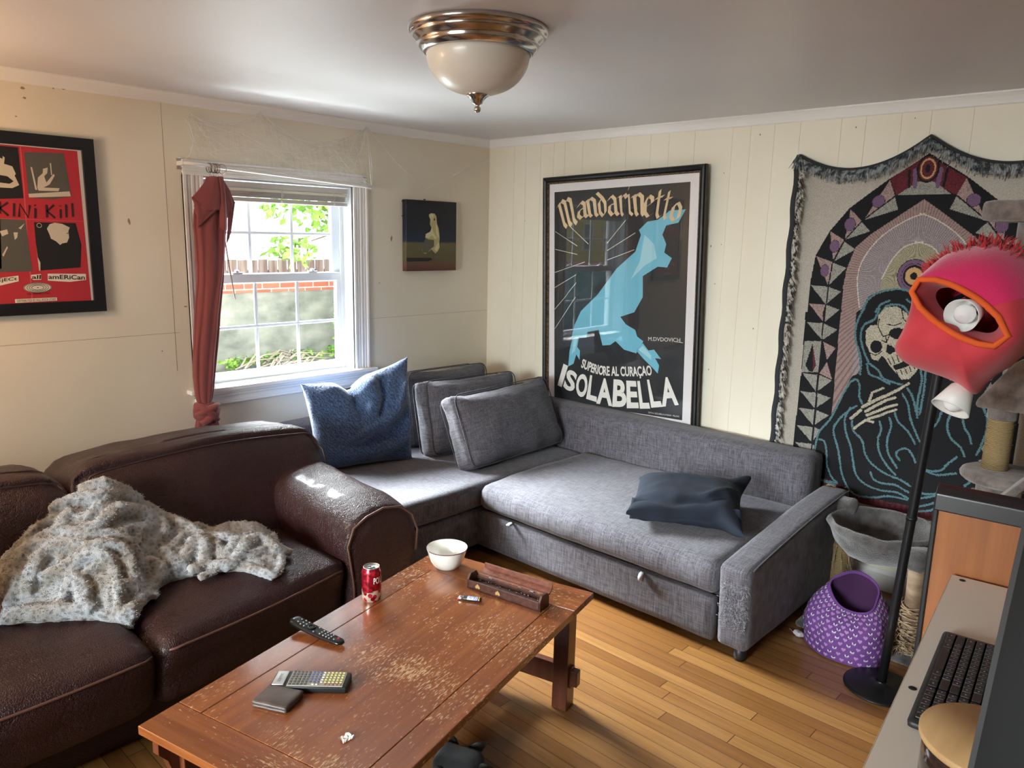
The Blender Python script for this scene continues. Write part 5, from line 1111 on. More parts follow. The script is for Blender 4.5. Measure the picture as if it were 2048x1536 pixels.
def strand(p, d, L, r=.0016):
    p = Vector(p); d = Vector(d).normalized(); s1 = Vector((q.uniform(-.3,.1), q.uniform(-.5,.5), q.uniform(-.4,.4)))*L*.35
    g.tube([p, p+d*L*.5+s1*.6, p+d*L+s1+Vector((0, 0, -L*.12))], [r, r*.9, r*.5], 3)
for k in range(620):
    u = q.uniform(-6, 1150); p = pt(min(max(u, 0), 1144)); strand(p+Vector((-.010, 0, -.002)), (-.35, q.uniform(-.5,.5), -1), q.uniform(.034, .060), .0030)
for k in range(60): p = pt(0); strand(p+Vector((-.005, q.uniform(-.01,.012), q.uniform(-.01,.01))), (-.3, q.uniform(-.1, .6), -.9), q.uniform(.03, .06))
g.obj('top_fringe', m_fri, ty)
g = G()
for k in range(480):
    z = q.uniform(.42, 2.04); strand((-.040, -.006-.010*q.random(), z), (-.5, -.75, -.75), q.uniform(.030, .055), .0034)
g.obj('side_fringe', mat('side_fringe_yarn', hexl((196, 192, 184)), .95, var=((40,40,40), 2, hexl((48, 48, 50)), .46, .58)), ty)
# ------------------------------------------------------------------ floor lamp with cloth hood
m_lb = mat('matt_black_metal', hexl((22, 23, 26)), .42, .3); m_cup = mat('white_lamp_plastic', hexl((224, 222, 216)), .4, sss=0)
m_bulb = mat('opal_bulb', hexl((232, 232, 230)), .25); m_hood = mat('coral_red_cloth', hexl((206, 62, 72)), .9, var=((5,5,5), 4, hexl((182, 48, 58)), .4, .7), bump=(320, .3, .0015), sheen=.2)
m_hood2 = mat('magenta_fleece', hexl((206, 34, 92)), .95, sheen=.5, bump=(160, .6, .004)); m_orange = mat('orange_piping', hexl((222, 92, 32)), .85); m_redfur = mat('red_fleece', hexl((196, 28, 34)), .95, sheen=.5)
fl = thing('floor_lamp', 'black floor lamp with a coral red cloth hood over white shades', 'lamp', (-.884, -3.030, 0))
G().lathe([(.001, 0), (.128, 0), (.132, .003), (.131, .007), (.12, .012), (.05, .019), (.020, .024), (.018, .03)], n=64, cap=False).obj('base', m_lb, fl)
top = Vector((-.061, -.080, 1.47))
G().tube([Vector((0, 0, .02)).lerp(top, k/6) for k in range(7)], .0165, 16).obj('pole', m_lb, fl)
G().lathe([(.0185, 0), (.0185, .012)], tuple(Vector((0,0,0)).lerp(top, .47)), n=16).obj('pole_collar', m_lb, fl)
HC = Vector((-.08, -.185, 1.40))                # middle of the hood, in the lamp's frame
G().tube([top*1.0, top+Vector((-.01, -.04, .03)), HC+Vector((-.02, .02, .05)), HC+Vector((-.05, .0, .04))], .008, 10).obj('lamp_arm', m_lb, fl)
G().tube([top*.9, top*.9+Vector((-.005, -.04, -.04)), Vector((-.075, -.130, 1.215))], .008, 10).obj('lamp_arm', m_lb, fl)
def cup(name, c, d, r0=.050, L=.095):
    d = Vector(d).normalized(); M = Matrix.Translation(Vector(c)) @ d.to_track_quat('Z', 'Y').to_matrix().to_4x4()
    s = G().lathe([(.012, -L*.5), (.030, -L*.5), (.036, -L*.42), (r0, L*.5), (r0-.003, L*.5), (.032, -L*.40), (.012, -L*.45)], n=40, M=M, cap=False).obj('lamp_shade', m_cup, fl)
    G().lathe([(.012, -.042), (.014, -.02), (.026, .000), (.031, .016), (.029, .032), (.018, .044), (.001, .049)], n=28, M=M, cap=False).obj('bulb', m_bulb, s)
cup('lamp_shade', HC+Vector((-.075, .035, .045)), (-.80, .10, -.12), .052)
cup('lamp_shade', (-.095, -.140, 1.160), (-.50, .22, -.80), .060, .086)
# hood: rings from the piped mouth out to the silhouette and closed behind
sil = [(-2.952,1.302),(-2.972,1.35),(-2.99,1.40),(-3.012,1.46),(-3.018,1.51),(-3.03,1.56),(-3.055,1.60),(-3.09,1.635),(-3.135,1.655),(-3.185,1.665),(-3.245,1.665),(-3.30,1.64),(-3.345,1.59),(-3.37,1.52),(-3.375,1.44),(-3.36,1.37),(-3.33,1.315),(-3.30,1.275),(-3.265,1.245),(-3.235,1.20),(-3.225,1.165),(-3.20,1.175),(-3.165,1.20),(-3.12,1.215),(-3.075,1.225),(-3.03,1.235),(-2.99,1.25),(-2.962,1.272)]
mc = (-3.172, 1.452); ma, mb, mrot = .158, .062, R(30)
n = len(sil); g = G(); q = random.Random(2); rings = []
def mouth(k, s=1.0, x=0):
    sy, sz = sil[k]; a = math.atan2(sz-mc[1], -(sy-mc[0]))       # angle seen from the room, right = -y
    a2 = a+mrot; r_ = 1/math.sqrt((math.cos(a2)/ma)**2+(math.sin(a2)/mb)**2)*s
    return Vector((x, mc[0]-r_*math.cos(a), mc[1]+r_*math.sin(a)))
org = Vector((-.884, -3.030, 0))
for (t, x) in ((-1, -1.015), (-.5, -1.10), (0, -1.115), (.12, -1.122), (.4, -1.118), (.7, -1.08), (.9, -1.02), (1.0, -.955), (.97, -.89), (.82, -.825), (.5, -.79), (.15, -.775)):
    rg = []
    for k in range(n):
        s = Vector((0, *sil[k])); m_ = mouth(k); m0 = Vector((0, m_.y, m_.z)); cc = Vector((0, *mc))
        p = m0.lerp(s, t) if t >= 0 and x < -.80 and x < -.84 or t > .99 else None
        if p is None: p = (cc.lerp(s, t) if t >= 0 else cc.lerp(m0, .72 if t < -.8 else .92))
        low = max(0, (1.42-p.z)/.2)
        p = Vector((x+.010*noise.noise(Vector((p.y*16, p.z*16, x*6)))+.03*max(0, (1.36-p.z)/.15)*(1 if x < -1 else 0)*.6, p.y, p.z))
        if 0 < t < 1: p += noise.noise_vector(p*17)*.010
        rg.append(p-org)
    rings.append(rg)
for rg in rings: g.v += [tuple(p) for p in rg]
for j in range(len(rings)-1):
    for k in range(n):
        g.f.append((j*n+k, j*n+(k+1) % n, (j+1)*n+(k+1) % n, (j+1)*n+k))
        zc = (sil[k][1]+sil[(k+1) % n][1])/2; g.m.append(1 if (zc > 1.50 and j >= 2) else 0)
g.f.append(tuple((len(rings)-1)*n+k for k in range(n))); g.m.append(0)
hd = g.obj('cloth_hood', [m_hood, m_hood2], fl); sb = hd.modifiers.new('s', 'SUBSURF'); sb.levels = 1; sb.render_levels = 2
g = G(); g.tube([Vector(rings[2][k])+Vector((-.006, 0, 0)) for k in range(n)], .010, 8, closed=True); g.obj('piping', m_orange, hd)
g = G()
for k in range(420):
    i = q.randrange(5, 14); s = Vector((0, *sil[i])).lerp(Vector((0, *sil[(i+1) % n])), q.random()); cc = Vector((0, *mc)); t = q.uniform(.86, 1.0)
    p = cc.lerp(s, t); p.x = -.955-.10*(1-t)*4+q.uniform(-.02, .03); p -= org; d = Vector((q.uniform(-.6, .2), (s.y-mc[0])*5+q.uniform(-.5, .5), (s.z-mc[1])*5+q.uniform(-.4, .4))).normalized()
    L_ = q.uniform(.015, .045); g.tube([p, p+d*L_*.6, p+d*L_+Vector((0, 0, -.006))], [.0022, .0018, .0005], 3)
g.obj('fluffy_trim', m_redfur, hd)

# ------------------------------------------------------------------ plush materials
def plush(name, c1, c2):
    return mat(name, c1, .95, sheen=.5, var=((26,26,26), 5, c2, .38, .66), bump=((170,170,170), .8, .005))
m_plush = plush('grey_plush', hexl((142, 130, 122)), hexl((108, 98, 92))); m_plushd = plush('dark_grey_plush', hexl((84, 80, 78)), hexl((56, 53, 52)))
m_sisal = mat('sisal_rope', hexl((186, 160, 112)), .9); g = N(m_sisal); wv = g.n('ShaderNodeTexWave', wave_type='BANDS', bands_direction='Z'); wv.inputs['Scale'].default_value = 55; wv.inputs['Distortion'].default_value = 1.2; wv.inputs['Detail'].default_value = 2; g.l(g.vec((1,1,1)), wv.inputs['Vector']); g.bump(wv.outputs['Fac'], .8, .003); g.base(g.mix(wv.outputs['Fac'], hexl((130, 106, 68)), hexl((200, 174, 126))))
m_card = mat('bare_cardboard_tube', hexl((150, 128, 104)), .85, var=((12,12,30), 5, hexl((112, 90, 70)), .35, .7), bump=(60, .4, .003))
# low cat tree with a plush basket
ct = thing('cat_tree', 'low cat tree with a dark plush basket bed and shredded post', 'cat tree', (-.38, -2.82, 0))
def P(x, y, z): return (x+.38, y+2.82, z)
G().box(P(-.66, -3.10, .0), P(-.14, -2.60, .028), .012, 3).obj('base', m_plushd, ct)
g = G(); prof = [(.0, .0), (.08, .006), (.14, .03), (.178, .07), (.196, .112), (.205, .120), (.216, .112), (.220, .098), (.214, .084), (.204, .070), (.188, .030), (.150, -.016), (.09, -.036), (.0, -.04)]
vs, fs = [], []; G2 = G().lathe(prof, P(-.38, -2.825, .345), n=56, cap=False)
G2.v = [tuple(Vector(v)+noise.noise_vector(Vector(v)*14)*.010) for v in G2.v]; G2.obj('basket', m_plushd, ct)
G().tube([P(-.245, -2.615, .03), P(-.245, -2.615, .20), P(-.245, -2.615, .37)], [.040, .044, .040], 20).obj('post', m_sisal, ct)
v, f = soft((.052, .052, .034), .032, (10,10,6), (0,0,.006), (30, .004), 4); G().add([Vector(P(-.245, -2.625, .455))+q_ for q_ in v], f).obj('post_cap', m_plushd, ct)
pr = ct
G().tube([P(-.575, -3.035, .028), P(-.570, -3.035, .14), P(-.565, -3.032, .28), P(-.562, -3.030, .375)], [.040, .041, .036, .036], 20).obj('post', m_card, ct)
v, f = soft((.050, .050, .045), .034, (10,10,6), (0,0,.004), (30, .006), 6); G().add([Vector(P(-.555, -3.025, .415))+q_ for q_ in v], f).obj('post_cap', m_plushd, ct)
m_fray = mat('frayed_sisal', hexl((190, 168, 136)), .95, var=((60,60,60), 3, hexl((140, 112, 84)), .4, .65))
g = G(); q = random.Random(8)
for k in range(34):     # loose turns of rope slipping down the post
    z = .03+.20*q.random(); r_ = .043+.010*q.random(); a0 = q.uniform(0, 6.28); tl = q.uniform(-.03, .03); pts = []
    for i in range(12): a = a0+i*.5; pts.append(Vector(P(-.575, -3.035, 0))+Vector((r_*math.cos(a), r_*math.sin(a), z+tl*math.cos(a-a0)+.003*math.sin(a*3))))
    g.tube(pts, .0028, 4)
for k in range(150):
    a = q.uniform(0, 6.28); z = .03+.12*q.random()**1.5; p = Vector(P(-.575, -3.035, z))+Vector((.046*math.cos(a), .046*math.sin(a), 0)); d = Vector((math.cos(a)+q.uniform(-.6,.6), math.sin(a)+q.uniform(-.6,.6), q.uniform(-.6,.8)))
    L_ = q.uniform(.015, .05); g.tube([p, p+d*L_*.6, p+d*L_+Vector((0, 0, -.02))], [.0014, .0012, .0005], 3)
pts = [P(-.62, -3.0, .10), P(-.66, -2.985, .12), P(-.69, -2.98, .07), P(-.685, -2.985, .02), P(-.655, -3.0, .035)]
for k in range(7): g.tube([Vector(p)+Vector((q.uniform(-.006,.006), q.uniform(-.006,.006), q.uniform(-.004,.006))) for p in pts], .0022, 4)
g.obj('frayed_rope', m_fray, ct)['kind'] = 'stuff'
g = G()
for k in range(90):
    a = q.uniform(0, 6.28); z = q.uniform(.10, .36); p = Vector(P(-.245, -2.615, z))+Vector((.042*math.cos(a), .042*math.sin(a), 0)); L_ = q.uniform(.04, .13)
    g.tube([p, p+Vector((math.cos(a)*.02, math.sin(a)*.02, -L_*.4)), p+Vector((math.cos(a)*.03+q.uniform(-.01,.01), math.sin(a)*.03, -L_))], [.0014, .0012, .0005], 3)
g.obj('frayed_rope', m_fray, ct)['kind'] = 'stuff'
# purple cloth cave below the basket
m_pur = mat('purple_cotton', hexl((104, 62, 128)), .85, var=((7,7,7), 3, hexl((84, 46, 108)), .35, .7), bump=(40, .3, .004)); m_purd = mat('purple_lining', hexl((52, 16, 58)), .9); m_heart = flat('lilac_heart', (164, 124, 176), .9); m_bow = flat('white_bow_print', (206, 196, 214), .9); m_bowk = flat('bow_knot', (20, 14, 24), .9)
pb = thing('pet_tent', 'purple cloth cat tent printed with hearts and bows under the basket', 'pet tent', (-.700, -2.830, 0))
nu_, nv_ = 72, 30; g = G(); PT = {}
def tent(a, t):
    """a angle, t 0 bottom .. 1 mouth rim: leaning sack, wide foot, mouth facing up and out"""
    r0 = .152+.030*math.sin(t*PI)**1.2-.060*t**1.6; z = .004+.300*t
    w_ = 1+.05*math.cos(3*a+1)+.03*math.sin(5*a); z -= .110*t*t*(.5+.5*math.cos(a-PI-.25))
    p = Vector((r0*.86*w_*math.cos(a)+.030*t, r0*w_*math.sin(a)-.005*t, z)); 
    f_ = noise.noise(Vector((math.cos(a)*2.2, math.sin(a)*2.2, t*3.2)))*.016*math.sin(min(1, t*1.3)*PI)
    f_ -= .016*math.exp(-((t-.40)/.13)**2)*math.exp(-((a-PI+.4)/.5)**2)
    return p+Vector((math.cos(a), math.sin(a), 0))*f_
for j in range(nv_+1):
    for i in range(nu_): g.v.append(tuple(tent(2*PI*i/nu_, j/nv_)))
for j in range(nv_):
    for i in range(nu_): g.f.append((j*nu_+i, j*nu_+(i+1) % nu_, (j+1)*nu_+(i+1) % nu_, (j+1)*nu_+i)); g.m.append(0)
o = g.obj('shell', m_pur, pb, fix=False); sm = o.modifiers.new('t', 'SOLIDIFY'); sm.thickness = .005
G().lathe([(.0, .01), (.10, .012), (.118, .02)], n=40, cap=False).obj('floor_pad', m_purd, pb)
g = G(); 
for j in (0, 1):
    for i in range(nu_): p = tent(2*PI*i/nu_, 1); g.v.append(tuple(p*Vector((1, 1, 1)) if j == 0 else (p.x*.80+.004, p.y*.80, p.z-.10)))
for i in range(nu_): g.f.append((i, (i+1) % nu_, nu_+(i+1) % nu_, nu_+i)); g.m.append(0)
g.f.append(tuple(nu_+i for i in range(nu_))); g.m.append(0); g.obj('lining', m_purd, pb, fix=False)
G().tube([tent(2*PI*i/60, 1) for i in range(60)], .004, 6, closed=True).obj('rim_binding', m_pur, pb)
G().tube([tent(2*PI*i/60, .012) for i in range(60)], .004, 6, closed=True).obj('foot_binding', m_pur, pb)
def decal(gg, a, t, pts, mi):
    c = tent(a, t); e = .02; ua = (tent(a+e, t)-c).normalized(); vt = (tent(a, t+.03)-c).normalized(); nn = ua.cross(vt).normalized()
    gg.add([c+ua*x+vt*y+nn*.0022 for x, y in pts], [tuple(tri) for tri in tessellate_polygon([[Vector((x, y, 0)) for x, y in pts]])], mi)
g = G(); row = 0
for ti in range(12):
    t = .05+ti*.080
    for k in range(30):
        a = 2*PI*(k+.5*(ti % 2))/30
        if (k+ti) % 2 == 0: decal(g, a, t, heart(.017), 0)
        else:
            decal(g, a, t, [(-.008,.006),(-.002,.001),(.002,.001),(.008,.006),(.007,-.004),(.002,-.001),(.004,-.009),(.0,-.002),(-.004,-.009),(-.002,-.001),(-.007,-.004)], 1); decal(g, a, t+.004, [(-.0022,-.002),(.0022,-.002),(.0022,.002),(-.0022,.002)], 2)
g.obj('printed_motifs', [m_heart, m_bow, m_bowk], pb, False, fix=False)['kind'] = 'stuff'
# small things on the floor beside it
v, f = soft((.022, .015, .011), .010, (10,8,6), (0,0,0), (60, .004), 2); o = G().add(v, f).obj('mouse_toy', mat('white_felt', hexl((196, 186, 190)), .9)); o.location = (-.735, -2.648, .0125); o.rotation_euler = (0, 0, R(60)); tag(o, 'tiny white felt toy beside the purple tent', 'toy')
G().tube([(.018, 0, -.004), (.034, .004, -.008), (.048, -.003, -.0095), (.060, .0, -.0095)], .0022, 6).obj('tail', mat('pink_cord', hexl((176, 120, 150)), .8), o)
o = G().box((-.022, -.015, 0), (.022, .015, .0008), 0).obj('paper_slip', flat('paper_slip_white', (190, 184, 170)), smooth=False); o.location = (-.60, -2.640, .0005); o.rotation_euler = (0, 0, .5); tag(o, 'flat slip of pale paper on the floor by the scratched arm', 'paper')

# tall cat tree at the wall
tc2 = thing('cat_tree', 'tall pale grey plush cat tree with sisal post and ramp at the right edge', 'cat tree', (-.30, -3.20, 0))
def Q_(x, y, z): return Vector((x+.30, y+3.20, z))
def pl(name, lo, hi, r=.03, wr=(14, .004), seed=1, m=None, fn=None):
    lo, hi = Q_(*lo), Q_(*hi); lo, hi = Vector((min(lo.x, hi.x), min(lo.y, hi.y), lo.z)), Vector((max(lo.x, hi.x), max(lo.y, hi.y), hi.z))
    return blk(name, lo, hi, r, (14,14,6), (0,0,0), wr, seed, m or m_plush, fn, tc2)
pl('base', (-.55, -3.75, 0), (-.05, -3.12, .035), .016)
pl('perch', (-.44, -3.52, 1.745), (-.14, -3.050, 1.822), .02)
def post(name, y, z0, z1, r, m): return G().tube([Q_(-.30, y, z0+(z1-z0)*k/4) for k in range(5)], r, 24).obj(name, m, tc2)
post('upper_post', -3.190, 1.19, 1.75, .042, m_plush); post('post', -3.19, .780, 1.045, .047, m_sisal); post('plush_collar', -3.19, .985, 1.055, .052, m_plush); post('lower_post', -3.19, .035, .645, .047, m_sisal); post('plush_collar', -3.19, .62, .735, .055, m_plush)
g = G(); prr = [(0, 0), (.145, .001), (.158, .012), (.161, .024), (.155, .036), (.14, .043), (0, .045)]
G().lathe(prr, tuple(Q_(-.31, -3.235, .735)), n=40, cap=False).obj('round_perch', m_plush, tc2)
# small house with sloping roof on top of the post
g = G(); py = [(-3.125, 1.045), (-3.125, 1.07), (-3.235, 1.235), (-3.30, 1.26), (-3.50, 1.26), (-3.62, 1.07), (-3.62, 1.045)]
g.prism([(-(y+3.20), z) for y, z in py], ((0, 0, 0), (0, -1, 0), (0, 0, 1), (-1, 0, 0)), -.17, .17)
o = g.obj('house', m_plush, tc2); bv = o.modifiers.new('b', 'BEVEL'); bv.width = .02; bv.segments = 3
g = G(); g.prism([(.0, .665), (.34, 1.10), (.36, 1.085), (.02, .645)], ((.30-.30, 0, 0), (0, -1, 0), (0, 0, 1), (-1, 0, 0)), .165, .36)
o = g.obj('ramp', m_plush, tc2); bv = o.modifiers.new('b', 'BEVEL'); bv.width = .007; bv.segments = 2
post2 = G().tube([Q_(-.42, -3.52, .035), Q_(-.42, -3.52, 1.75)], .045, 20).obj('post', m_sisal, tc2)
# dark ribbed cloth hanging behind the cat tree
g = G(); nx = 60; vs = []
for j in range(15):
    for i in range(nx+1):
        y = -3.27-.42*i/nx; vs.append((-.105-.012*math.sin(i*1.05)-.004*noise.noise(Vector((i*.3, j*.5, 0))), y, .45+.68*j/14))
g.add(vs, [(j*(nx+1)+i, j*(nx+1)+i+1, (j+1)*(nx+1)+i+1, (j+1)*(nx+1)+i) for j in range(14) for i in range(nx)])
o = g.obj('hanging_cloth', mat('charcoal_knit', hexl((44, 45, 50)), .95, bump=((60,260,60), .6, .004))); tag(o, 'charcoal ribbed cloth hanging behind the tall cat tree', 'cloth'); sm = o.modifiers.new('t', 'SOLIDIFY'); sm.thickness = .004

# ------------------------------------------------------------------ cabinet, desk and what stands on it
m_ven = mat('orange_veneer', hexl((156, 96, 46)), .42, var=((20,20,1.2), 5, hexl((128, 72, 32)), .38, .7), coat=.15)
cb_ = thing('wood_panel', 'orange wood panel with rounded black top rail standing behind the desk', 'panel', (-1.447, -3.265, 0), R(5.0))
G().box((.012, -.78, .04), (.034, -.004, .93), .003).obj('backing', m_black, cb_, False)
G().box((0, -.78, .04), (.012, -.0, .925), .002).obj('front_panel', m_ven, cb_, False)
G().box((-.004, -.0005, .0), (.036, .014, .955), .004).obj('side_trim', m_black, cb_, False)
g = G(); g.prism([(-.014, .920), (.044, .920), (.044, .965), (.038, .984), (.024, .992), (.004, .984), (-.010, .968)], ((0, .012, 0), (1, 0, 0), (0, 0, 1), (0, -1, 0)), 0, .80)
o = g.obj('top_rail', mat('black_lacquer', hexl((30, 26, 27)), .32, coat=.3), cb_, False); bv = o.modifiers.new('b', 'BEVEL'); bv.width = .004; bv.segments = 2
G().box((.004, -.78, 0), (.034, -.0, .04)).obj('plinth', m_black, cb_, False)
m_desk = mat('off_white_laminate', hexl((222, 214, 202)), .5, bump=(200, .05, .0006)); m_edge = mat('cream_edge_band', hexl((222, 210, 188)), .5)
dk = thing('desk', 'off-white laminate desk with fixing holes in the lower right corner', 'desk', (-1.462, -3.3215, 0), R(5.9))
G().box((-1.25, -.58, .732), (-.004, -.0008, .750), .0008, 1).obj('desktop', m_desk, dk, False)
G().box((-1.25, -.0008, .732), (-.004, 0, .7503)).obj('edge_band', m_edge, dk, False)
for x in (-1.235, -.035): G().box((x, -.56, 0), (x+.018, -.02, .732), .001, 1).obj('side_panel', m_desk, dk, False)
G().box((-1.217, -.54, .40), (-.035, -.522, .732), .001, 1).obj('back_panel', m_desk, dk, False)
for (x, y) in ((-.030, -.030), (-.690, -.022)):
    G().lathe([(.0075, 0), (.0082, .0005), (.0075, .0010)], (x, y, .750), n=20).obj('fixing_hole', m_hole, dk)
DM = Matrix.Translation((-1.447, -3.320, 0)) @ Matrix.Rotation(R(5.9), 4, 'Z')
kb = thing('keyboard', 'black keyboard on the off-white desk', 'keyboard', DM @ Vector((-.640, -.108, .750)), R(5.9))
m_kb = mat('keyboard_black', hexl((34, 34, 36)), .5); m_key = mat('key_black', hexl((44, 43, 45)), .42); m_leg = flat('key_legend', (150, 150, 152), .6)
v, f = soft((.218, .072, .009), .0088, (30, 14, 4), (0, 0, 0)); G().add([q_+Vector((0, 0, .0095)) for q_ in v], f).obj('case', m_kb, kb)
G().box((-.205, -.064, .0165), (.205, .062, .0185), .001).obj('key_bed', m_black, kb, False)
kp = None; q = random.Random(1); lp_ = None
def key(x, y, w_, d=.0165):
    global kp, lp_
    if kp is None:
        kp = G().box((-.0085, -.0082, 0), (.0085, .0082, .0042), .0018, 2).obj('key', m_key, kb, False); k_ = kp
        lp_ = G().box((-.0016, -.0014, .0042), (.0016, .0014, .0044)).obj('legend', m_leg, kp, False)
    else:
        k_ = kp.copy(); C.objects.link(k_); k_.parent = kb
        if w_ < .03: l_ = lp_.copy(); C.objects.link(l_); l_.parent = k_
    k_.location = (x, y, .0182); k_.scale = (w_/.017, 1, 1)
rows = [([.026,.026,.026,.114,.026,.026,.026], .052), ([.040]+[.0185]*10+[.045], .0325), ([.032]+[.0185]*11+[.036], .013), ([.028]+[.0185]*12+[.022], -.0065), ([.0185]*13+[.035], -.026), ([.0185]*14, -.0455)]
for ws, y in rows:
    x = .200
    for w_ in ws: key(x-w_/2, y, w_-.0022); x -= w_
    while x > -.195: key(x-.00925-.003, y, .0165); x -= .0188
jr = thing('canister', 'dark canister with a round pale wooden lid in front of the keyboard', 'canister', (-2.395, -3.598, .750))
G().lathe([(.100, 0), (.103, .004), (.103, .082), (.100, .086)], n=64).obj('body', mat('smoked_glass', hexl((44, 32, 28)), .12, coat=.5), jr)
G().lathe([(.098, .086), (.1085, .087), (.110, .090), (.110, .097), (.1085, .100)], n=72).obj('lid', mat('birch_lid', hexl((196, 160, 112)), .5, var=((4,22,4), 4, hexl((174, 138, 92)), .35, .7)), jr)
# monitor, seen close at the right edge
mo = thing('monitor', 'black flat screen standing at the right edge of the picture', 'monitor', (-2.52, -3.595, .750), 0)
BL_ = Vector((-.008, .013, .03)); TLm = Vector((.155, .007, .55)); up_ = (TLm-BL_).normalized(); rt = Vector((-.30, -.95, 0)).normalized(); nn = rt.cross(up_).normalized()
if nn.x > 0: nn = -nn
hgt = (TLm-BL_).length
G().prism([(0, 0), (.52, 0), (.52, hgt), (0, hgt)], (BL_, rt, up_, nn), -.016, 0).obj('housing', m_black, mo, False)
G().prism([(.009, .012), (.511, .012), (.511, hgt-.010), (.009, hgt-.010)], (BL_, rt, up_, nn), 0, .0008).obj('screen', mat('dark_screen', hexl((7, 8, 9)), .4, spec=.2), mo, False)
G().box((.05, -.36, .0), (.21, -.16, .012), .004).obj('stand_foot', m_black, mo, False)
G().tube([(.13, -.26, .01), (.13, -.26, .12), (.115, -.27, .2)], .014, 10).obj('stand_neck', m_black, mo)

# ------------------------------------------------------------------ fleece throw heaped on the leather sofa
m_flc = mat('leopard_fleece', hexl((150, 150, 150)), .95, sheen=.7); g = N(m_flc)
v1 = g.n('ShaderNodeTexVoronoi', feature='F1'); v1.inputs['Scale'].default_value = 62; v1.inputs['Randomness'].default_value = .9; g.l(g.vec((1,1,1)), v1.inputs['Vector'])
sp = g.ramp(v1.outputs['Distance'], [(.24, 1), (.52, 0)]); wn_ = g.noise(g.vec((14, 14, 14)), 1, 3)
base = g.mix(g.ramp(wn_, [(.42, 0), (.62, 1)]), hexl((192, 196, 200)), hexl((158, 150, 138)))
fz = g.noise(g.vec((330, 330, 330)), 1, 3, .7)
g.base(g.mix(g.math('MULTIPLY', sp, .62), base, hexl((84, 82, 80)))); g.bump(g.math('ADD', fz, g.math('MULTIPLY', g.noise(g.vec((90,90,90)), 1, 3), .8)), .9, .006)
XB = ([-3.30,-3.27,-3.2,-3.15,-3.05,-2.95,-2.87,-2.78,-2.70,-2.6,-2.5,-2.4,-2.34,-2.30],[0,.05,.13,.18,.25,.30,.325,.25,.16,.10,.075,.065,.045,0])
XF = ([-3.30,-3.25,-3.15,-3.03,-2.967,-2.93,-2.85,-2.77,-2.66,-2.56,-2.515,-2.46,-2.42,-2.36,-2.30],[-1.15,-1.19,-1.26,-1.34,-1.415,-1.36,-1.27,-1.24,-1.29,-1.36,-1.46,-1.44,-1.38,-1.2,-1.1])
XK = ([-3.30,-3.1,-2.87,-2.7,-2.6,-2.5,-2.4,-2.3],[-.98,-.95,-.93,-.95,-.97,-1.03,-1.08,-1.12])
FOLDS = [[(a/1000, b/1000) for a, b in f] for f in json.loads('[[[-3123,-1035],[-3075,-1038],[-2968,-1114],[-2864,-1061],[-2779,-1036],[-2709,-1034],[-2734,-1129]],[[-3179,-1041],[-3134,-1041],[-3087,-1074],[-2990,-1171]],[[-3198,-1145],[-3183,-1068],[-3139,-1056]],[[-3185,-1182],[-3155,-1132],[-3098,-1093],[-3010,-1149]],[[-3079,-1178],[-2993,-1179],[-2912,-1201],[-2903,-1266],[-2916,-1328]],[[-3140,-1164],[-3092,-1177],[-3009,-1196],[-2953,-1239]],[[-2948,-956],[-2873,-962],[-2784,-953]],[[-3047,-970],[-2983,-976],[-2891,-1009],[-2745,-953]],[[-2765,-1174],[-2733,-1237],[-2635,-1174],[-2661,-1273],[-2724,-1291]],[[-2653,-1295],[-2587,-1340],[-2453,-1263],[-2427,-1364]],[[-2594,-1157],[-2522,-1218]],[[-3250,-1189],[-3163,-1250],[-3053,-1324]],[[-3074,-1199],[-3054,-1262],[-3061,-1301],[-3045,-1327]],[[-2743,-972],[-2678,-1023],[-2633,-1102],[-2607,-1163]],[[-2837,-1217],[-2801,-1241],[-2878,-1306],[-2971,-1409]],[[-3069,-1061],[-3036,-1044],[-2987,-1012]],[[-2773,-1240],[-2712,-1237],[-2666,-1205]]]')]
FOLDS = [smooth_line(f, 4) for f in FOLDS]

def seat_z(x, y):
    x0, x1 = (-3.72, -2.958) if x < -2.953 else (-2.948, -2.19)
    u = max(-1, min(1, (x-(x0+x1)/2)/((x1-x0)/2))); v = max(-1, min(1, (y+1.285)/.305))
    return .425+.030*(1-u*u)*(1-v*v)-.035*max(0, -v-.3)**2+.004
def mound(x, y):
    F = float(np.interp(x, *XF)); K = float(np.interp(x, *XK)); s = max(0, min(1, (y-F)/(K-F))); b = float(np.interp(x, *XB))
    return seat_z(x, min(y, -1.0))+b*(s**.78)
g = G(); NX, NY = 110, 60
for j in range(NY+1):
    for i in range(NX+1):
        x = -3.285+.965*i/NX; s = j/NY; yF = float(np.interp(x, *XF))+.010*noise.noise(Vector((x*14, 0, 3))); yK = float(np.interp(x, *XK)); y = yF+(yK-yF)*s
        w_ = noise.noise_vector(Vector((x*5, y*5, 7)))*.06
        g.v.append((x, y, mound(x, y)+.004+min(1, s*6)*min(1, (1-abs(2*i/NX-1))*10)*.016*(1-abs(noise.noise(Vector((x*8+w_.x*9, y*8+w_.y*9, 1)))*2.4))))
o_ = len(g.v)
g.v += [(v[0], v[1], max(.40, v[2]-.045)) for v in g.v[:o_]]
for j in range(NY):
    for i in range(NX): k = j*(NX+1)+i; g.f += [(k, k+1, k+NX+2, k+NX+1), (k+o_+NX+1, k+o_+NX+2, k+o_+1, k+o_)]
def side(i0, i1): g.f.append((i0, i1, i1+o_, i0+o_))
for i in range(NX): side(i+1, i); side(NY*(NX+1)+i, NY*(NX+1)+i+1)
for j in range(NY): side(j*(NX+1), (j+1)*(NX+1)); side((j+1)*(NX+1)+NX, j*(NX+1)+NX)
g.m = [0]*len(g.f)
q = random.Random(17)
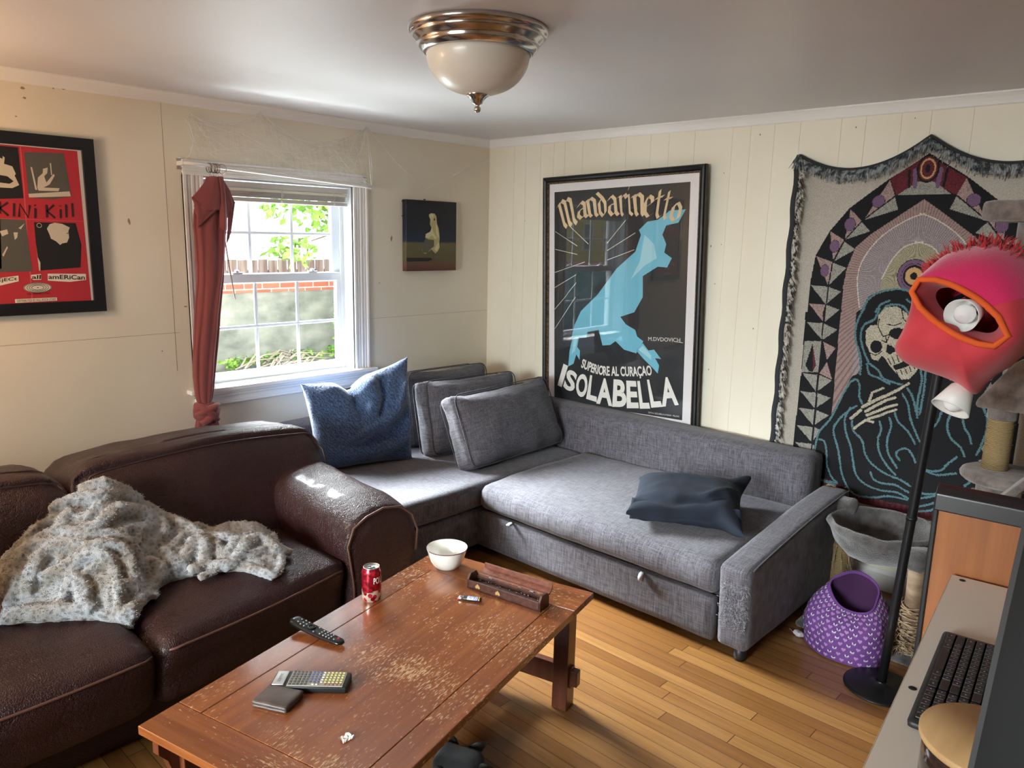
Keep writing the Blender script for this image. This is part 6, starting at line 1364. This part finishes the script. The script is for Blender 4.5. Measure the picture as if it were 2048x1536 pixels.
def roll(pts, r, lift=.010, wob=.006, sx=1.0):
    """a rounded fold of cloth lying on the heap"""
    P_ = []; ph = q.uniform(0, 9)
    for k, (x, y) in enumerate(pts):
        t = k/(len(pts)-1); nv = noise.noise_vector(Vector((x*9, y*9, ph)))*wob
        P_.append(Vector((x+nv.x, y+nv.y, mound(x, y)+lift+nv.z)))
    rs = [r*(.55+.45*math.sin(PI*min(1, max(0, .08+.84*k/(len(pts)-1)))))*(1+.18*noise.noise(Vector((k*.35, ph, 0)))) for k in range(len(pts))]
    g.tube(P_, rs, 10)
for f in FOLDS: roll(f, .026, .026, .005)
def off(f, d):
    out = []
    for k, p in enumerate(f):
        a_ = f[max(0, k-1)]; b_ = f[min(len(f)-1, k+1)]; dx, dy = b_[0]-a_[0], b_[1]-a_[1]; L = math.hypot(dx, dy) or 1
        out.append((p[0]-dy/L*d, p[1]+dx/L*d))
    return out
for k, f in enumerate(FOLDS):
    if k in (0, 3, 4, 8, 9): roll(off(f, .052), .019, .018, .006)
    if k in (0, 4): roll(off(f, -.054), .018, .016, .006)
for k in range(15):    # smaller gathers running round the heap
    x = q.uniform(-3.2, -2.45); F = float(np.interp(x, *XF)); K = float(np.interp(x, *XK)); s = q.uniform(.1, .9); y = F+(K-F)*s; a = q.uniform(-.9, .9)+(1.2 if x < -3.05 else 0); L = q.uniform(.06, .15); c = q.uniform(-1.5, 1.5)
    pts = []
    for i in range(9): t = (i/8-.5)*L; pts.append((x+t*math.cos(a+c*t*5), max(y+t*math.sin(a+c*t*5), float(np.interp(x, *XF))+.01)))
    roll(pts, q.uniform(.012, .018), .018, .006)
hem = [(-3.285, -1.20), (-3.22, -1.225), (-3.15, -1.262), (-3.09, -1.300), (-3.03, -1.340), (-2.985, -1.385), (-2.955, -1.400), (-2.925, -1.345), (-2.85, -1.27), (-2.77, -1.24), (-2.70, -1.275), (-2.64, -1.295), (-2.56, -1.355), (-2.515, -1.455), (-2.47, -1.445), (-2.42, -1.37), (-2.36, -1.22), (-2.325, -1.12), (-2.40, -1.075), (-2.50, -1.02)]
hm = smooth_line(hem, 5); P_ = [Vector((x, y, seat_z(x, y)+.013+.006*noise.noise(Vector((x*20, y*20, 2))))) for x, y in hm]
g.tube(P_, [.016+.005*noise.noise(Vector((k*.4, 1, 2))) for k in range(len(P_))], 10)
tmp = g.obj('heap_source', m_flc, fix=False); rmd = tmp.modifiers.new('r', 'REMESH'); rmd.mode = 'VOXEL'; rmd.voxel_size = .0068; sm_ = tmp.modifiers.new('s', 'SMOOTH'); sm_.factor = .5; sm_.iterations = 1
dg = bpy.context.evaluated_depsgraph_get(); ev = tmp.evaluated_get(dg); me = bpy.data.meshes.new_from_object(ev)
bpy.data.objects.remove(tmp)
for v in me.vertices:
    c = v.co; n_ = v.normal
    d = .0035*noise.noise(c*38)+.0030*noise.noise(c*95)+.0022*noise.noise(c*210)
    v.co = c+n_*d
me.polygons.foreach_set('use_smooth', [True]*len(me.polygons)); me.materials.clear(); me.materials.append(m_flc); me.update()
bk = bpy.data.objects.new('throw_blanket', me); C.objects.link(bk); me.name = 'throw_blanket'; tag(bk, 'grey leopard-spotted fleece blanket heaped on the leather sofa', 'blanket')
q = random.Random(6); g = G(); nv_all = len(me.vertices)
for _ in range(12000):      # tufts of pile standing on the folds
    v = me.vertices[q.randrange(nv_all)]; n_ = v.normal; p = v.co
    if n_.z < -.2: continue
    d = (n_+Vector((q.uniform(-.7,.7), q.uniform(-.7,.7), q.uniform(-.6,.3)))).normalized(); L_ = q.uniform(.005, .010); sd = d.orthogonal().normalized()*.0014
    g.add([p-sd, p+sd, p+d*L_], [(0, 1, 2)])
pile = g.obj('pile', m_flc, bk, False, fix=False); pile['kind'] = 'stuff'
# slips at the left edge of the photograph
m_str = mat('striped_cotton', hexl((168, 66, 58)), .9, var=((2, 2, 40), 1, hexl((206, 186, 150)), .48, .54))
pillow('throw_pillow', 'red striped pillow at the far left end of the leather sofa', 'pillow', m_str, .40, .38, .13, (-3.440, -1.105, .625), (R(74), 0, R(4)), 15)
o = G().box((-.09, -.055, 0), (.09, .055, .008), .001, 1).obj('booklet', flat('booklet_cream', (214, 206, 190)), smooth=False); o.location = (-3.352, -1.285, .445); o.rotation_euler = (R(-1), R(1.5), R(-14)); tag(o, 'thin cream booklet on the leather seat at the left edge', 'booklet')

# ------------------------------------------------------------------ curtain rod, rings and knotted curtain
m_rod = mat('white_enamel_rod', hexl((222, 218, 212)), .3); m_ring = mat('nickel_ring', hexl((150, 140, 128)), .25, 1.0)
m_cur = mat('brick_red_cotton', hexl((136, 66, 62)), .85, sheen=.25, var=((5,5,2), 4, hexl((120, 54, 52)), .35, .7), bump=(380, .2, .001))
rd = thing('curtain_rod', 'white curtain rod hanging slightly crooked over the window', 'curtain rod', (-2.115, 0, 1.955))
G().tube([(0, -.005, 0), (0, -.06, 0), (.012, -.088, -.001), (.05, -.094, -.003), (.55, -.094, -.024), (1.02, -.094, -.046), (1.062, -.090, -.050), (1.072, -.075, -.046), (1.072, -.015, -.010)], [.010]*9, 10).obj('rod', m_rod, rd)
G().box((-.012, -.012, -.026), (.012, 0, .028), .003).obj('bracket', m_alu, rd, False); G().box((-.013, -.070, -.011), (.020, -.004, .012), .004).obj('bracket_cap', m_rod, rd, False)
G().box((1.060, -.012, -.030), (1.084, 0, .020), .003).obj('bracket', m_alu, rd, False)
cu = thing('curtain', 'brick red curtain hanging bunched and knotted at the left of the window', 'curtain', (-2.03, -.09, .66))
def cw(x, y, z): return Vector((x+2.03, y+.09, z-.66))
kz = [1.898, 1.86, 1.80, 1.74, 1.66, 1.55, 1.40, 1.23, 1.06, .93, .84, .80, .785]
kx0 = [-2.018, -2.030, -2.060, -2.090, -2.098, -2.098, -2.100, -2.118, -2.135, -2.143, -2.140, -2.132, -2.120]; kx1 = [-1.950, -1.938, -1.928, -1.930, -1.935, -1.945, -1.960, -1.990, -2.012, -2.030, -2.045, -2.055, -2.062]
g = G(); na, nzr_ = 96, 90
for j in range(nzr_+1):
    z = 1.898-(1.898-.785)*j/nzr_; x0 = float(np.interp(-z, [-k for k in kz], kx0)); x1 = float(np.interp(-z, [-k for k in kz], kx1)); cx = (x0+x1)/2; hw = (x1-x0)/2
    hd_ = .030+.012*math.sin(min(1, (1.9-z)/.3)*PI/2)-.012*max(0, (.95-z)/.17)
    for i in range(na):
        a = 2*PI*i/na; pl_ = .5+.5*math.cos(9*a+1.2*math.sin(z*2.3)+.8*math.sin(2*a)); am = .30*(1-.45*max(0, (1.0-z)/.22))*(.75+.25*math.sin(3*a+z*3))
        r_ = 1-am*pl_**1.4
        if math.sin(a) > 0: r_ = max(r_, .8)
        p = cw(cx+hw*math.cos(a)*(.72+.28*r_), -.088+hd_*math.sin(a)*r_*1.1, z)+noise.noise_vector(Vector((math.cos(a)*2, math.sin(a)*2, z*4)))*.006
        g.v.append(tuple(p))
for j in range(nzr_):
    for i in range(na): g.f.append((j*na+i, j*na+(i+1) % na, (j+1)*na+(i+1) % na, (j+1)*na+i)); g.m.append(0)
g.obj('drape', m_cur, cu)
def flap(name, top, bot, drop, seed):
    """folded-over corner: grid between two edge polylines"""
    g = G(); A_ = [Vector(p) for p in smooth_line(top, 6)]; B_ = [Vector(p) for p in smooth_line(bot, 6)]; n = len(A_); m_ = 14
    for j in range(m_+1):
        for i in range(n):
            s = j/m_; p = A_[i].lerp(B_[i], s); p.y -= drop*math.sin(s*PI)+.004*noise.noise(Vector((i*.5, s*3, seed))); g.v.append(tuple(cw(*p)))
    for j in range(m_):
        for i in range(n-1): g.f.append((j*n+i, j*n+i+1, (j+1)*n+i+1, (j+1)*n+i)); g.m.append(0)
    o = g.obj(name, m_cur, cu); sm = o.modifiers.new('t', 'SOLIDIFY'); sm.thickness = .003
flap('folded_corner', [(-2.018,-.10,1.900),(-2.000,-.118,1.902),(-1.985,-.124,1.898)], [(-2.112,-.115,1.795),(-2.060,-.142,1.735),(-1.985,-.140,1.742)], .012, 1)
flap('folded_corner', [(-2.112,-.115,1.798),(-2.08,-.128,1.770),(-2.00,-.140,1.745)], [(-2.095,-.11,1.735),(-2.092,-.125,1.700),(-2.095,-.120,1.655)], .006, 2)
flap('folded_corner', [(-1.982,-.122,1.900),(-1.968,-.130,1.902),(-1.950,-.118,1.900)], [(-1.990,-.132,1.66),(-1.972,-.152,1.64),(-1.950,-.132,1.65)], .010, 3)
flap('folded_corner', [(-1.958,-.105,1.902),(-1.948,-.100,1.900),(-1.942,-.092,1.898)], [(-1.945,-.118,1.70),(-1.905,-.105,1.74),(-1.882,-.088,1.785)], .008, 4)
flap('folded_corner', [(-1.884,-.090,1.786),(-1.900,-.100,1.76),(-1.935,-.112,1.72)], [(-1.915,-.095,1.66),(-1.925,-.105,1.62),(-1.945,-.105,1.58)], .004, 5)
# the knot and the end of cloth below it
v, f = soft((.058, .046, .048), .045, (20, 20, 20), (0,0,0), (16, .014, 40, .004), 5)
G().add([cw(-2.095, -.092, .745)+q_ for q_ in v], f).obj('knot', m_cur, cu)
for k, (a, b_) in enumerate((((-2.150,-.10,.79), (-2.045,-.13,.70)), ((-2.15,-.11,.735), (-2.035,-.12,.78)), ((-2.13,-.12,.69), (-2.03,-.11,.745)))):
    A_, B_ = cw(*a), cw(*b_); G().tube([A_, A_.lerp(B_, .3)+Vector((0, -.020, .006)), A_.lerp(B_, .7)+Vector((0, -.020, 0)), B_], [.012, .022, .020, .010], 10).obj('knot_fold', m_cur, cu)
g = G()
for j in range(13):
    z = .72-.20*j/12; w_ = .045+.018*min(1, j/5)
    for i in range(40): a = 2*PI*i/40; g.v.append(tuple(cw(-2.085+w_*math.cos(a)*(1+.12*math.cos(7*a)), -.085+.030*math.sin(a)*(1+.2*math.cos(7*a)), z)))
for j in range(12):
    for i in range(40): g.f.append((j*40+i, j*40+(i+1) % 40, (j+1)*40+(i+1) % 40, (j+1)*40+i)); g.m.append(0)
g.obj('tail', m_cur, cu)
g0 = G().tube([(0, .022*math.cos(2*PI*k/24), .022*math.sin(2*PI*k/24)) for k in range(24)], .0019, 6, closed=True).obj('curtain_ring', m_ring, cu); g0c = G().tube([(0, 0, -.022), (.001, -.002, -.034), (0, 0, -.048)], .0008, 5).obj('clip', m_ring, g0)
for k, (x, t) in enumerate(((-2.010, .10), (-2.002, -.1), (-1.990, .05), (-1.982, .12), (-1.974, 0), (-1.966, .08), (-1.944, .75))):
    o = g0 if k == 0 else g0.copy(); 
    if k: C.objects.link(o); o.parent = cu; c_ = g0c.copy(); C.objects.link(c_); c_.parent = o
    o.location = cw(x, -.094, 1.9435-.004); o.rotation_euler = (0, 0, t)

# ------------------------------------------------------------------ stretched cobweb decoration above the window
m_web = mat('cobweb_fibre', hexl((236, 234, 228)), .9)
m_gz = bpy.data.materials.new('cobweb_gauze'); m_gz.use_nodes = True; nt = m_gz.node_tree; p_ = nt.nodes['Principled BSDF']; p_.inputs['Base Color'].default_value = (.86, .85, .82, 1); p_.inputs['Roughness'].default_value = .95
g = N(m_gz); st_ = g.noise(g.vec((6, 6, 60), rot=(0, .35, 0)), 1, 5, .7); st2 = g.noise(g.vec((50, 6, 7), rot=(0, -.3, 0)), 1, 5, .7); bl = g.noise(g.vec((4.5, 4.5, 4.5)), 1, 3)
al = g.math('MULTIPLY', g.ramp(g.math('MULTIPLY', g.math('ADD', st_, st2), .5), [(.44, .03), (.70, .45)]), g.ramp(bl, [(.36, .15), (.68, .7)])); g.l(al, p_.inputs['Alpha'])
wb = thing('cobweb', 'white stretchy cobweb decoration strung over the window', 'decoration', (-1.55, -.02, 2.05))
def W(x, z, y=-.02): return Vector((x+1.55, y+.02, z-2.05))
TLp = [(-2.078, 2.176), (-2.052, 2.190), (-1.98, 2.165), (-1.86, 2.165), (-1.76, 2.20), (-1.682, 2.246), (-1.62, 2.20), (-1.52, 2.155), (-1.40, 2.12), (-1.28, 2.14), (-1.15, 2.18), (-1.06, 2.225), (-1.025, 2.240)]
BLp = [(-2.105, 1.965), (-2.02, 1.962), (-1.94, 1.975), (-1.85, 1.965), (-1.75, 1.975), (-1.66, 1.965), (-1.56, 1.955), (-1.46, 1.95), (-1.36, 1.945), (-1.27, 1.945), (-1.18, 1.93), (-1.10, 1.915), (-1.045, 1.908)]
g = G(); ni, nj = 72, 16
ax = np.linspace(0, 12, ni+1); TX = [(float(np.interp(a, range(13), [p[0] for p in TLp])), float(np.interp(a, range(13), [p[1] for p in TLp]))) for a in ax]; BX_ = [(float(np.interp(a, range(13), [p[0] for p in BLp])), float(np.interp(a, range(13), [p[1] for p in BLp]))) for a in ax]
for j in range(nj+1):
    for i in range(ni+1):
        s = j/nj; x = TX[i][0]*(1-s)+BX_[i][0]*s; z = TX[i][1]*(1-s)+BX_[i][1]*s; x += .035*math.sin(s*PI)*max(0, 1-i/14)
        g.v.append(tuple(W(x, z, -.014-.060*s-.012*noise.noise(Vector((x*5, z*5, 0))))))
for j in range(nj):
    for i in range(ni): a = j*(ni+1)+i; g.f.append((a, a+1, a+ni+2, a+ni+1)); g.m.append(0)
g.obj('gauze', m_gz, wb, fix=False)
g = G(); q = random.Random(21)
def thread(a, b, sag=.02, r=.0009, n=8, y0=-.016, y1=-.016):
    pts = []
    ph = q.uniform(0, 6)
    for k in range(n+1):
        t = k/n; pts.append(W(a[0]+(b[0]-a[0])*t, a[1]+(b[1]-a[1])*t-sag*4*t*(1-t)+.004*math.sin(t*9+ph), y0+(y1-y0)*t-.004*math.sin(t*PI)))
    g.tube(pts, r, 4)
for a, b in zip(TLp[:-1], TLp[1:]): thread(a, b, .004, .0013)
for (a, b, sg, r, ya, yb) in (((-2.078,2.176),(-2.040,2.05),-.012,.0022,-.016,-.03),((-2.045,2.06),(-2.108,1.965),.010,.0028,-.03,-.05),((-1.025,2.242),(-1.048,1.915),-.01,.0030,-.016,-.09),((-1.025,2.242),(-1.010,1.99),-.03,.0022,-.016,-.05),((-1.010,2.0),(-1.045,1.912),.01,.0022,-.05,-.09),((-1.018,2.242),(-.586,1.920),.015,.0018,-.016,-.012),((-.586,1.920),(-.215,2.08),.010,.0012,-.012,-.012),((-.34,2.03),(-.008,2.175),.004,.0022,-.012,-.012),
    ((-1.03,2.238),(-1.36,2.10),.02,.0016,-.016,-.04),((-1.36,2.10),(-1.50,2.03),.01,.0016,-.04,-.05),((-1.03,2.238),(-1.30,2.05),.03,.0013,-.016,-.05),((-1.03,2.238),(-1.16,1.99),.03,.0014,-.016,-.06),((-1.03,2.238),(-1.10,2.08),.02,.0014,-.016,-.05),((-1.682,2.246),(-1.52,2.13),.01,.0014,-.016,-.03),((-1.682,2.246),(-1.95,2.11),.03,.0014,-.016,-.04),((-2.05,2.19),(-1.80,2.12),.02,.0014,-.016,-.04),((-1.80,2.12),(-1.45,2.05),.02,.0012,-.04,-.05),((-1.98,2.02),(-1.58,2.05),-.02,.0012,-.05,-.05),((-1.60,2.05),(-1.30,2.13),.02,.0012,-.05,-.03),((-1.27,2.10),(-1.18,2.0),.0,.0014,-.04,-.06),((-1.18,2.0),(-1.06,1.93),.0,.0016,-.06,-.08),((-1.30,1.98),(-1.07,1.93),-.01,.0018,-.07,-.085)): thread(a, b, sg, r*.8, 10, ya, yb)
for k in range(260):
    i = q.randrange(0, ni); j = q.random(); i2 = max(0, min(ni, i+q.randrange(-16, 17))); j2 = min(1, max(0, j+q.uniform(-.6, .6)))
    f_ = lambda i_, s: (TX[i_][0]*(1-s)+BX_[i_][0]*s, TX[i_][1]*(1-s)+BX_[i_][1]*s)
    thread(f_(i, j), f_(i2, j2), .010, q.uniform(.00025, .0005), 6, -.018-.058*j, -.018-.058*j2)
g.obj('threads', m_web, wb)
